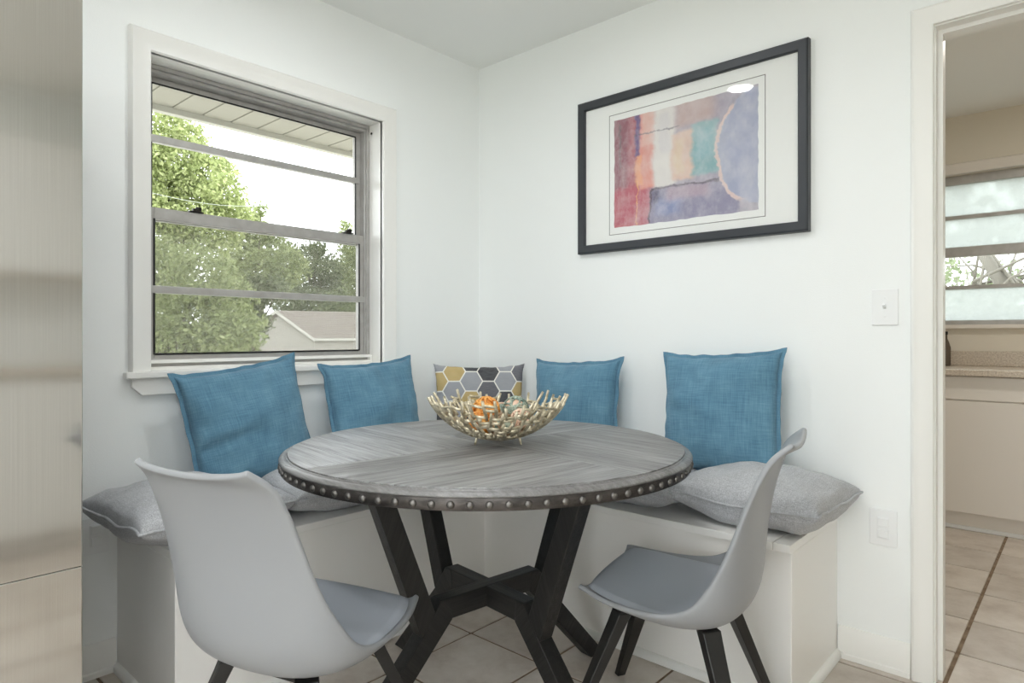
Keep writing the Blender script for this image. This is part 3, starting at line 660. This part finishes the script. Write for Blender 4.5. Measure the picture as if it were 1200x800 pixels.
def ball(label, off, r, mat, strand, seed, kind='decorative_ball'):
    c = BC.copy(); c = Vector((BCX, BCY, TZ)) + RIGHT * off[0] + FWD * off[1] + Vector((0, 0, off[2]))
    e = empty(kind, c); tag(e, label, 'decorative ball', 'decorative balls in the twig bowl')
    bm = bmesh.new(); bmesh.ops.create_icosphere(bm, subdivisions=3, radius=r * .93); fin('core', bm, mat, e, smooth=True)
    rr = random.Random(seed); bm = bmesh.new()
    for i in range(13):
        q = Vector((rr.gauss(0, 1), rr.gauss(0, 1), rr.gauss(0, 1))).to_track_quat('Z', 'Y'); h = rr.uniform(-.75, .75) * r; ra = math.sqrt(max(r * r - h * h, 1e-6))
        tube(bm, [q @ Vector((ra * math.cos(2 * math.pi * j / 28), ra * math.sin(2 * math.pi * j / 28), h + .0015 * math.sin(j * 1.7))) for j in range(28)], .0030, 5, True)
    fin('woven_strand', bm, strand, e, smooth=True)
ball('orange woven ball at the left of the twig bowl, topmost', (-.035, .0, .094), .040, 'ball_orange', 'ball_orange', 1)
ball('orange woven ball low at the left front of the twig bowl', (-.050, -.045, .062), .034, 'ball_orange', 'ball_orange', 2)
ball('teal grey patterned ball in the middle of the twig bowl', (.012, -.055, .060), .034, 'ball_teal', 'ball_brown', 3)
ball('peach and silver ball at the upper right of the twig bowl', (.052, .005, .096), .038, 'ball_peach', 'ball_teal', 4)
ball('brown patterned ball at the right front of the twig bowl', (.068, -.045, .070), .032, 'ball_brown', 'ball_peach', 5)
ball('pale teal ball deep at the back of the twig bowl', (.01, .06, .075), .035, 'ball_teal', 'ball_peach', 6)

# ================================================================== CHAIRS
CEN = [(.205, .402), (.190, .413), (.12, .396), (.0, .374), (-.09, .370), (-.155, .386), (-.192, .436), (-.205, .520), (-.213, .600), (-.226, .680), (-.246, .755), (-.268, .800), (-.306, .818)]
EDG = [(.205, .432), (.188, .431), (.13, .421), (.05, .417), (-.03, .423), (-.085, .447), (-.120, .490), (-.150, .546), (-.174, .608), (-.195, .670), (-.220, .734), (-.252, .794), (-.296, .834)]
HWD = [.180, .190, .210, .222, .227, .226, .218, .205, .194, .186, .180, .170, .146]
def cr(P, t):
    n = len(P) - 1; x = min(max(t * n, 0), n - 1e-9); i = int(x); f = x - i; g = lambda k: np.array(P[min(max(k, 0), n)], float)
    a, b, c, d = g(i - 1), g(i), g(i + 1), g(i + 2)
    return .5 * ((2 * b) + (-a + c) * f + (2 * a - 5 * b + 4 * c - d) * f * f + (-a + 3 * b - 3 * c + d) * f ** 3)
def shell_pt(u, t):
    c, e, w_ = cr(CEN, t), cr(EDG, t), float(cr([[h] for h in HWD], t)[0])
    k = abs(u) ** (1.6 + 1.1 * max(0., min(1., (.62 - t) / .3))); p = c + (e - c) * k
    y = w_ * math.sin(u * math.pi / 2 * .86) / math.sin(math.pi / 2 * .86)
    return Vector((p[0], y, p[1]))
def make_chair(label):
    e = empty('shell_chair'); tag(e, label, 'chair', 'grey shell chairs at the table')
    NU, NV = 28, 56; vv = [shell_pt(-1 + 2 * i / NU, j / NV) for j in range(NV + 1) for i in range(NU + 1)]
    F = [(j * (NU + 1) + i, j * (NU + 1) + i + 1, (j + 1) * (NU + 1) + i + 1, (j + 1) * (NU + 1) + i) for j in range(NV) for i in range(NU)]
    me = bpy.data.meshes.new('shell'); me.from_pydata(vv, [], F); o = link('shell', me, 'shell_plastic', e, True)
    md = o.modifiers.new('thick', 'SOLIDIFY'); md.thickness = .013; md.offset = -1
    mb_ = o.modifiers.new('round', 'SUBSURF'); mb_.levels = mb_.render_levels = 1
    # seat pad lying in the shell
    P = []; ng = 22
    for j in range(ng + 1):
        for i in range(ng + 1):
            a, b = -1 + 2 * i / ng, -1 + 2 * j / ng
            u = a * math.sqrt(1 - b * b / 2) * .93; v = b * math.sqrt(1 - a * a / 2); u = u * .45 + a * .88 * .55; v = v * .45 + b * .55
            t = .06 + (v + 1) / 2 * .335; p = shell_pt(u, t); n = (shell_pt(u, t + .01) - shell_pt(u, t - .01)).cross(shell_pt(min(u + .01, 1), t) - shell_pt(u - .01, t)).normalized()
            if n.z < 0: n = -n
            q = max(0, (1 - a * a) * (1 - b * b)); P.append(p + n * (.0015 + .022 * q ** .3))
    F = [(j * (ng + 1) + i, j * (ng + 1) + i + 1, (j + 1) * (ng + 1) + i + 1, (j + 1) * (ng + 1) + i) for j in range(ng) for i in range(ng)]
    me = bpy.data.meshes.new('seat_pad'); me.from_pydata(P, [], F); link('seat_pad', me, 'seat_pad', e, True)
    # mounting frame and four legs
    bm = bmesh.new(); bx(bm, -.105, .115, -.03, .03, .343, .351)
    for s in (-1, 1):
        bx(bm, -.11, -.08, -.11, .11, .341, .351); bx(bm, .09, .12, -.11, .11, .341, .351)
    lathe(bm, [(0, .342), (.05, .342), (.06, .366), (0, .366)], 20)
    fin('mounting_frame', bm, 'leg_black', e, bevel=.002, seg=1)
    for sx in (-1, 1):
        for sy in (-1, 1):
            el = Vector((.115 if sx > 0 else -.105, sy * .112, .356)); bot = Vector((sx * .235 + .01, sy * .225, 0.0))
            bm = bmesh.new(); d = (bot - el).normalized(); hx = Vector((d.x, d.y, 0)).normalized(); ty = Vector((-hx.y, hx.x, 0))
            rings = []
            for p, wd_, th_ in ((el, .050, .036), (el.lerp(bot, .10), .048, .032), (bot, .028, .022)):
                rings.append([bm.verts.new(p + ty * (wd_ / 2 * q1) + hx * (th_ / 2 * q2)) for q1, q2 in ((-1, -1), (1, -1), (1, 1), (-1, 1))])
            for A, B in zip(rings, rings[1:]):
                for k in range(4): bm.faces.new((A[k], A[(k + 1) % 4], B[(k + 1) % 4], B[k]))
            bm.faces.new(rings[0][::-1]); bm.faces.new(rings[-1]); fin('leg', bm, 'leg_black', e, bevel=.002, seg=1)
    return e
def copy_tree(o, parent=None):
    c = o.copy(); COL.objects.link(c); c.parent = parent
    for ch in list(o.children): copy_tree(ch, c)
    return c
def seat(o, lat, dep, fl, fd):
    p = CAM + RIGHT * lat + FWD * dep; f = RIGHT * fl + FWD * fd; o.location = (p.x, p.y, 0); o.rotation_euler = (0, 0, math.atan2(f.y, f.x))
ch1 = make_chair('grey plastic shell chair with its back to the camera, beside the refrigerator')
ch2 = copy_tree(ch1); ch2['label'] = 'grey plastic shell chair seen from the side, in front of the bench end'
seat(ch1, -.489, 1.494, math.cos(R(65.5)), math.sin(R(65.5))); seat(ch2, .445, 1.73, math.cos(R(150.5)), math.sin(R(150.5)))

# ================================================================== PICTURE
pic = empty('framed_picture', (1.130, -.002, 1.767)); tag(pic, 'large black framed abstract print with wide white mat', 'picture')
hw, hh = .488, .333; fw = .037
bm = bmesh.new(); prof = [(0, 0), (0, .020), (.004, .025), (.030, .028), (.036, .024), (.037, 0)]
def ring_sweep(bm, prof, hw_, hh_):
    rows = []
    for sx, sz in ((-1, -1), (1, -1), (1, 1), (-1, 1)): rows.append([bm.verts.new((sx * (hw_ + w_), -d, sz * (hh_ + w_))) for w_, d in prof])
    m = len(prof)
    for i in range(4):
        a, b = rows[i], rows[(i + 1) % 4]
        for k in range(m): bm.faces.new((a[k], a[(k + 1) % m], b[(k + 1) % m], b[k]))
ring_sweep(bm, prof, hw - fw, hh - fw); fin('frame', bm, 'black_frame', pic, angle=25)
box('mat_board', -hw + fw - .005, hw - fw + .005, -.010, -.002, -hh + fw - .005, hh - fw + .005, 'mat_board', pic)
px, pz = 1.133 - 1.130, 1.760 - 1.767
bm = bmesh.new(); ring_sweep(bm, [(0, .0100), (0, .0107), (.0022, .0107), (.0022, .0100)], .331, .254); fin('mat_line', bm, 'mat_line', pic, loc=(px, 0, pz))
# hand-torn (deckle) edge of the printed sheet
bm = bmesh.new(); pts = []
rr = random.Random(5)
for a, b in (((-.307, -.2275), (.307, -.2275)), ((.307, -.2275), (.307, .2275)), ((.307, .2275), (-.307, .2275)), ((-.307, .2275), (-.307, -.2275))):
    for i in range(26):
        f = i / 26; pts.append((a[0] + (b[0] - a[0]) * f + rr.uniform(-.002, .002), a[1] + (b[1] - a[1]) * f + rr.uniform(-.002, .002)))
prism(bm, pts, lambda p, d: Vector((p[0], d, p[1])), -.0102, -.0110); fin('print', bm, 'abstract_print', pic, loc=(px, 0, pz))
box('glass', -hw + fw - .003, hw - fw + .003, -.0165, -.0145, -hh + fw - .003, hh - fw + .003, 'picture_glass', pic)

# ================================================================== SWITCHES AND OUTLETS
def plate(name, label, cat, M, kind, wd=.074, ht=.116):
    e = empty(name); e.matrix_world = M; tag(e, label, cat)     # local: x right, z up, -y into the room
    box('cover_plate', -wd / 2, wd / 2, -.006, 0, -ht / 2, ht / 2, 'plastic_white', e, bevel=.0025)
    if kind == 'toggle':
        box('toggle_slot', -.006, .006, -.0068, -.005, -.013, .013, 'plastic_white', e, bevel=.0005)
        bm = bmesh.new(); prism(bm, [(0, -.005), (-.016, .004), (-.017, .009), (-.013, .011), (0, .007)], lambda p, d: Vector((d, p[0] - .0055, p[1] - .001)), -.0042, .0042); fin('toggle', bm, 'plastic_white', e, bevel=.001)
        for z in (-.030, .030):
            bm = bmesh.new(); lathe(bm, [(0, 0), (.0032, 0), (.0028, .0012), (0, .0016)], 12); fin('screw', bm, 'plastic_white', e, loc=(0, -.006, z), rot=(R(90), 0, 0))
    else:
        box('insert', -.0175, .0175, -.0085, -.005, -.034, .034, 'plastic_white', e, bevel=.001)
        for z in (-.0185, .0185): box('outlet_cap', -.0145, .0145, -.0135, -.008, z - .0135, z + .0135, 'plastic_white', e, bevel=.002)
    return e
plate('light_switch', 'white toggle light switch left of the doorway', 'light switch', Matrix.Translation((1.845, -.0005, 1.166)), 'toggle', .076, .116)
plate('wall_outlet', 'white electrical outlet with two caps near the bench end', 'outlet', Matrix.Translation((1.84, -.0005, .456)), 'outlet', .080, .116)
plate('wall_outlet', 'white electrical outlet under the cushion beside the refrigerator', 'outlet', Matrix.Translation((.0005, -1.715, .445)) @ Matrix.Rotation(R(90), 4, 'Z'), 'outlet', .076, .116)

# ================================================================== REFRIGERATOR
fr = empty('refrigerator', (0, 0, 0)); tag(fr, 'brushed stainless steel refrigerator at the left edge', 'refrigerator')
FX0, FXF, FYR, FYL, FH = .03, .70, -1.9285, -2.84, 1.86
box('cabinet', FX0, FXF - .062, FYL + .004, FYR - .004, .02, FH - .01, 'black_frame', fr, bevel=.004)
ym = (FYR + FYL) / 2
for y0, y1 in ((ym + .002, FYR), (FYL, ym - .002)):
    dd = box('door', FXF - .058, FXF, y0, y1, .5718, FH, 'brushed_steel', fr, bevel=.0025, seg=3)
    hy = y0 + .055 if y1 == FYR else y1 - .055
    bm = bmesh.new(); tube(bm, [(FXF + .045, hy, .75), (FXF + .045, hy, 1.5)], .011, 12)
    for z in (.78, 1.47): tube(bm, [(FXF - .002, hy, z), (FXF + .045, hy, z)], .009, 10)
    fin('handle', bm, 'steel_stud', dd, smooth=True)
dr = box('freezer_drawer', FXF - .058, FXF, FYL, FYR, .07, .571, 'brushed_steel', fr, bevel=.0025, seg=3)
bm = bmesh.new(); tube(bm, [(FXF + .045, FYL + .12, .50), (FXF + .045, FYR - .3, .50)], .011, 12)
for y in (FYL + .16, FYR - .34): tube(bm, [(FXF - .002, y, .50), (FXF + .045, y, .50)], .009, 10)
fin('handle', bm, 'steel_stud', dr, smooth=True)
box('toe_grille', FX0 + .05, FXF - .08, FYL + .01, FYR - .01, .001, .03, 'rubber_black', fr)

# ================================================================== CABINETS OPPOSITE, SEEN MIRRORED IN THE REFRIGERATOR
wc = empty('wall_cabinet', (XR, -1.45, 1.40)); tag(wc, 'white wall cabinet row mirrored in the refrigerator door', 'cabinet')
box('body', -.32, -.001, -1.05, 1.05, 0, .70, 'kitchen_cabinet_paint', wc, bevel=.002)
for i in range(4):
    dd = box('door', -.34, -.321, -1.05 + i * .525 + .002, -1.05 + (i + 1) * .525 - .002, .004, .696, 'trim_paint', wc, bevel=.003)
    bm = bmesh.new(); lathe(bm, [(0, 0), (.006, 0), (.006, .012), (.014, .02), (.012, .028), (0, .03)], 14); fin('knob', bm, 'steel_stud', dd, smooth=True, loc=(-.339, -1.05 + i * .525 + (.48 if i % 2 == 0 else .045), .06), rot=(0, R(-90), 0))
lc = empty('base_cabinet', (XR, -1.45, 0)); tag(lc, 'white base cabinet row mirrored in the refrigerator door', 'cabinet')
box('body', -.58, -.02, -1.05, 1.05, .10, .868, 'trim_paint', lc, bevel=.002); box('toe_kick', -.52, -.02, -1.05, 1.05, .001, .10, 'bench_paint', lc)
for i in range(4): box('door', -.60, -.581, -1.05 + i * .525 + .002, -1.05 + (i + 1) * .525 - .002, .104, .864, 'trim_paint', lc, bevel=.003)
tag(box('countertop', XR - .62, XR - .001, -2.52, -.38, .870, .905, 'granite', bevel=.004), 'tan stone countertop mirrored in the refrigerator door', 'countertop')

# ================================================================== ROOM BEYOND THE DOORWAY
kc = empty('base_cabinet', (1.0, 1.93, 0)); tag(kc, 'cream base cabinet under the stone counter beyond the doorway', 'cabinet')
def kbx(name, x0, x1, y0, y1, z0, z1, mat, par=kc, bevel=.002): return box(name, x0 - 1.0, x1 - 1.0, y0 - 1.93, y1 - 1.93, z0, z1, mat, par, bevel=bevel, seg=1)
kbx('body', 1.0, 2.9, 1.955, 2.495, .10, .852, 'kitchen_cabinet_paint'); kbx('toe_kick', 1.0, 2.9, 1.99, 2.05, .001, .10, 'kitchen_cabinet_paint')
kbx('toe_trim', 1.0, 2.9, 1.975, 1.99, .001, .022, 'plastic_white')
kbx('apron_panel', 1.0, 2.9, 1.938, 1.955, .722, .850, 'kitchen_cabinet_paint')
for x0, x1 in ((1.003, 1.44), (1.446, 2.39), (2.396, 2.897)):
    dd = kbx('door', x0, x1, 1.934, 1.955, .104, .716, 'kitchen_cabinet_paint')
    bm = bmesh.new(); lathe(bm, [(0, 0), (.006, 0), (.006, .012), (.014, .02), (.012, .028), (0, .03)], 16); fin('knob', bm, 'steel_stud', dd, smooth=True, loc=(x1 - 1.04, .004, .66), rot=(R(90), 0, 0))
ct = empty('countertop', (1.0, 1.9, .855)); tag(ct, 'speckled tan stone countertop with low backsplash beyond the doorway', 'countertop')
box('slab', -.02, 1.92, 0, .597, 0, .035, 'granite', ct, bevel=.005); box('backsplash', -.02, 1.92, .575, .597, .0355, .125, 'granite', ct, bevel=.003)
bt = empty('slim_bottle', (1.672, 2.36, .891)); tag(bt, 'slim dark bottle on the counter, half hidden by the door frame', 'bottle')
bm = bmesh.new(); lathe(bm, [(0, 0), (.028, 0), (.030, .006), (.030, .11), (.022, .14), (.013, .165), (.012, .19), (0, .19)], 24); fin('glass_body', bm, 'bottle_dark', bt, angle=40)
bm = bmesh.new(); lathe(bm, [(0, .19), (.015, .19), (.015, .208), (0, .21)], 20); fin('cap', bm, 'rubber_black', bt, angle=40)

# ================================================================== OUTSIDE
tag(box('ground', -160, 40, -60, 140, -1.5, -1.3, 'bounce_ground'), 'unseen ground outside the window, paled to bounce daylight', 'ground', kind='structure')
ev = empty('eave', (-1.06, -.8, 2.2)); tag(ev, 'beige panelled roof eave above the window outside', 'eave')
for i in range(26):
    y = -2.4 + i * .1455 + .058
    bm = bmesh.new(); bx(bm, .0, .845, -.068, .068, 0, .012); bx(bm, .0, .845, .066, .0765, .004, .012); fin('soffit_panel', bm, 'soffit', ev, bevel=.002, seg=1, loc=(.018, y + .8, 0))
box('fascia', -.025, .018, -1.7, 2.3, -.028, .14, 'fascia', ev, bevel=.003)
box('roof_deck', -.10, .86, -1.7, 2.3, .14, .17, 'shingle', ev)

def leaves(name, blobs, size, dens, mat, parent, seed):
    rg = np.random.default_rng(seed); C = []
    for c, r, sq in blobs:
        n = int(dens * r * r / (size * size)); d = rg.normal(size=(n, 3)); d /= np.linalg.norm(d, axis=1)[:, None]
        rad = r * (rg.uniform(.25, 1.0, n) ** .5) * (1 + .14 * np.sin(d[:, 0] * 7 + c[0]) + .14 * np.sin(d[:, 2] * 9 + d[:, 1] * 6 + c[1]))
        C.append(np.array(c)[None] + d * rad[:, None] * np.array([1, 1, sq])[None])
    C = np.concatenate(C); n = len(C)
    a = rg.normal(size=(n, 3)); a /= np.linalg.norm(a, axis=1)[:, None]; b = rg.normal(size=(n, 3)); b -= (a * b).sum(1)[:, None] * a; b /= np.linalg.norm(b, axis=1)[:, None]
    s = size * rg.uniform(.6, 1.3, n)[:, None]
    V = np.stack([C - a * s, C + b * s * .5, C + a * s, C - b * s * .5], 1).reshape(-1, 3)
    me = bpy.data.meshes.new(name); me.vertices.add(4 * n); me.vertices.foreach_set('co', V.ravel()); me.loops.add(4 * n); me.loops.foreach_set('vertex_index', np.arange(4 * n, dtype=np.int32))
    me.polygons.add(n); me.polygons.foreach_set('loop_start', np.arange(0, 4 * n, 4, dtype=np.int32)); me.update(calc_edges=True); me.validate()
    o = link(name, me, mat, parent); o['kind'] = 'stuff'; return o
def tree(name, label, cat, px, depth, blobs, size, dens, mat, seed, bark='bark', group=None, tr=.18):
    # blobs given by the direction they are seen in (px, py), radius in px at that depth
    base = at(px, 393, depth); base.z = -1.3; e = empty(name, base); tag(e, label, cat, group)
    B = []; rr = random.Random(seed)
    for (bx_, by_, br) in blobs:
        c = at(bx_, by_, depth + rr.uniform(-.06, .06) * depth) - base; B.append((tuple(c), br * depth / FPX, .95))
    leaves('foliage', B, size, dens, mat, e, seed)
    bm = bmesh.new(); top = max(c[0][2] for c in B); mid = Vector(B[0][0])
    tube(bm, [(0, 0, 0), (mid.x * .1, mid.y * .1, top * .3), (mid.x * .4, mid.y * .4, top * .6), (mid.x * .8, mid.y * .8, top * .85)], [tr, tr * .8, tr * .55, tr * .2], 10)
    for c, r, _ in B[:8]:
        c = Vector(c); s_ = Vector((mid.x * .2, mid.y * .2, min(top * .4, c.z * .6))); tube(bm, [s_, s_.lerp(c, .5) + Vector((0, 0, .1)), c], [tr * .4, tr * .25, tr * .08], 6)
    fin('trunk', bm, bark, e, smooth=True)
GT = 'trees outside the window'
tree('broadleaf_tree', 'tall light green tree at the left of the window view', 'tree', 200, 22, [(208, 190, 38), (196, 150, 26), (222, 160, 22), (240, 205, 36), (185, 225, 48), (225, 245, 50), (262, 225, 26), (275, 250, 22), (160, 180, 45), (140, 240, 55), (175, 270, 45), (246, 268, 36), (203, 136, 14), (285, 262, 14), (262, 196, 12)], .085, 13, 'leaf_light', 11, group=GT)
tree('broadleaf_tree', 'olive green tree behind the house gable, mid window view', 'tree', 300, 34, [(300, 275, 22), (290, 255, 16), (318, 292, 24), (335, 312, 26), (300, 318, 32), (282, 300, 28), (306, 246, 9), (322, 335, 20), (290, 340, 28), (270, 320, 26)], .12, 12, 'leaf_mid', 12, group=GT)
tree('broadleaf_tree', 'grey green tree above the house roof', 'tree', 365, 84, [(360, 305, 22), (382, 318, 24), (352, 332, 28), (385, 344, 24), (372, 292, 11), (340, 300, 12), (340, 350, 24), (365, 360, 24), (345, 375, 22), (395, 365, 26), (325, 320, 16)], .24, 12, 'leaf_dark', 13, group=GT)
tree('broadleaf_tree', 'pale tree at the right edge of the window view', 'tree', 440, 104, [(415, 292, 18), (408, 276, 12), (425, 300, 24), (412, 318, 22), (404, 264, 7), (416, 340, 24), (440, 290, 25), (400, 350, 22), (395, 320, 18), (430, 350, 28), (415, 375, 26)], .28, 12, 'leaf_mid', 14, group=GT)
tree('broadleaf_shrub', 'dense dark green bush low at the left of the window view', 'bush', 200, 17, [(195, 320, 42), (235, 325, 38), (180, 370, 45), (225, 372, 45), (265, 350, 36), (270, 388, 36), (150, 340, 45), (205, 405, 40), (250, 410, 34)], .07, 14, 'leaf_mid', 15, group=GT, tr=.1)
tree('broadleaf_shrub', 'dark bush beside the gable wall outside', 'bush', 300, 30, [(290, 345, 24), (308, 340, 22), (285, 385, 24), (302, 378, 17), (325, 338, 16), (290, 408, 14)], .11, 14, 'leaf_dark', 16, group=GT, tr=.12)
tree('broadleaf_tree', 'grey green tree far right, hidden behind the window frame', 'tree', 520, 92, [(500, 300, 40), (540, 310, 45), (480, 340, 40), (520, 350, 50), (560, 345, 45), (500, 385, 40), (545, 385, 40)], .28, 9, 'leaf_dark', 17, group=GT)
tree('broadleaf_tree', 'olive tree far left, hidden behind the window casing', 'tree', 60, 30, [(70, 230, 55), (30, 260, 60), (90, 290, 55), (40, 330, 60), (100, 350, 50), (60, 390, 55)], .13, 9, 'leaf_mid', 18, group=GT)
# neighbour's house
D = 60
pk = at(330, 364, D); el_ = at(303, 381, D); er = at(376, 397, D - 3)
hs = empty('neighbour_house', (pk.x, pk.y, -1.3)); tag(hs, 'small grey sided house with a low shingle roof among the trees', 'house')
b0 = Vector((pk.x, pk.y, -1.3)); gx = (at(376, 397, D) - at(303, 397, D)); gx.z = 0; gl = gx.length; gx.normalize(); gy = Vector((gx.y, -gx.x, 0)); gy = -gy if gy.dot(FWD) < 0 else gy
gy = (gy * .55 + gx * .83).normalized()
ez_ = at(376, 397, D).z; pz_ = pk.z; xl, xr = -2.6, gl - 2.2; LEN = 16
def hp(a, b, z): return gx * a + gy * b + Vector((0, 0, z + 1.3))
xl2 = xl + .3; xr2 = xr - .5
bm = bmesh.new(); pr = [(xl2, -1.3), (xr2, -1.3), (xr2, ez_), (0, pz_ - .15), (xl2, ez_ - .1)]
prism(bm, pr, lambda p, d: hp(p[0], d, p[1]), 0, LEN); fin('wall', bm, 'siding', hs)
nsd = 22
for i in range(nsd):
    z = -1.3 + i * .185
    if z > pz_ - .5: break
    f = 0 if z < ez_ - .1 else (z - ez_ + .1) / (pz_ - .15 - ez_ + .1)
    bm = bmesh.new(); a0, a1 = xl2 * (1 - f), xr2 * (1 - f)
    prism(bm, [(0, 0), (-.05, .0), (-.012, .18), (0, .18)], lambda p, d: hp(d, p[0], z + p[1]), a0, a1); fin('siding_board', bm, 'siding', hs)
sl = (pz_ - ez_) / xr
for s, nm in ((1, 'roof'), (-1, 'roof')):
    bm = bmesh.new(); xe = xr if s > 0 else xl; ze = ez_ if s > 0 else pz_ + xl * sl * 1.0
    prism(bm, [(0, pz_), (xe, ze), (xe, ze - .18), (0, pz_ - .18)], lambda p, d: hp(p[0], d, p[1]), -.5, LEN + .5); rf = fin(nm, bm, 'shingle', hs)
    bm = bmesh.new(); prism(bm, [(0, pz_ + .02), (xe, ze + .02), (xe, ze - .24), (0, pz_ - .24)], lambda p, d: hp(p[0], d, p[1]), -.58, -.5); fin('bargeboard', bm, 'fascia', rf)
    if s > 0:
        for i in range(14):
            f0 = i / 14; bm = bmesh.new(); q = lambda f, up: (xe * f, pz_ + (ze - pz_) * f + up)
            prism(bm, [q(f0, .02), q(f0 + 1 / 14, .07), q(f0 + 1 / 14, .0), q(f0, .0)], lambda p, d: hp(p[0], d, p[1]), -.5, LEN + .5); fin('shingle_course', bm, 'shingle', rf)
        bm = bmesh.new(); prism(bm, [(xe - .02, ze + .05), (xe + .1, ze + .05), (xe + .1, ze - .18), (xe - .02, ze - .18)], lambda p, d: hp(p[0], d, p[1]), -.5, LEN + .5); fin('gutter', bm, 'fascia', rf)
# low fence
fe = empty('garden_fence', (0, 0, 0)); fa, fb = at(150, 407, 38), at(310, 407, 44); fa.z = fb.z = 0; fe.location = (fa.x, fa.y, -1.3); tag(fe, 'low grey board fence under the trees outside', 'fence')
fd = fb - fa; L = fd.length; fd.normalize(); nb = int(L / .3)
bm = bmesh.new(); bx(bm, -.14, .14, -.012, .012, 0, 1.55); fb0 = fin('fence_board', bm, 'fence_wood', fe)
for i in range(nb):
    o = fb0 if i == 0 else fb0.copy()
    if i: COL.objects.link(o)
    o.location = fd * (i * .3); o.rotation_euler = (0, 0, math.atan2(fd.y, fd.x)); 
a, b = at(120, 210, 14), at(330, 240, 20); bm = bmesh.new(); tube(bm, [a.lerp(b, i / 12) - Vector((0, 0, .25 * math.sin(math.pi * i / 12))) for i in range(13)], .006, 6); tag(fin('utility_wire', bm, 'wire', smooth=True), 'thin pale utility wire crossing the tall tree outside', 'wire')
# tree outside the kitchen window
base = Vector((1.6, 8.2, -1.3)); e = empty('bare_tree', base); tag(e, 'pale branching tree outside the window beyond the doorway', 'tree')
bm = bmesh.new(); rr = random.Random(8)
tube(bm, [(-.6, 0, 0), (-.4, 0, 2.0), (-.1, .1, 3.0), (-.7, .2, 4.2)], [.16, .13, .10, .05], 10)
for i in range(46):
    s_ = Vector((rr.uniform(-.7, .2), rr.uniform(-.2, .4), rr.uniform(1.8, 3.2))); d = Vector((rr.uniform(-.6, 1.), rr.uniform(-.4, .4), rr.uniform(.1, .9))).normalized(); L = rr.uniform(.8, 1.8)
    tube(bm, [s_, s_ + d * L * .5 + Vector((rr.uniform(-.12, .12), 0, rr.uniform(-.12, .12))), s_ + d * L], [.022, .014, .006], 6)
fin('branches', bm, 'bark_pale', e, smooth=True)
leaves('foliage', [((-1.5, 1.6, 2.6), 1.3, 1.), ((.3, 1.9, 2.5), 1.2, 1.), ((1.8, 1.6, 2.6), 1.2, 1.), ((-.4, 2.2, 1.4), 1.5, 1.), ((1.5, 2.2, 1.4), 1.5, 1.)], .06, 6, 'leaf_pale', e, 31)
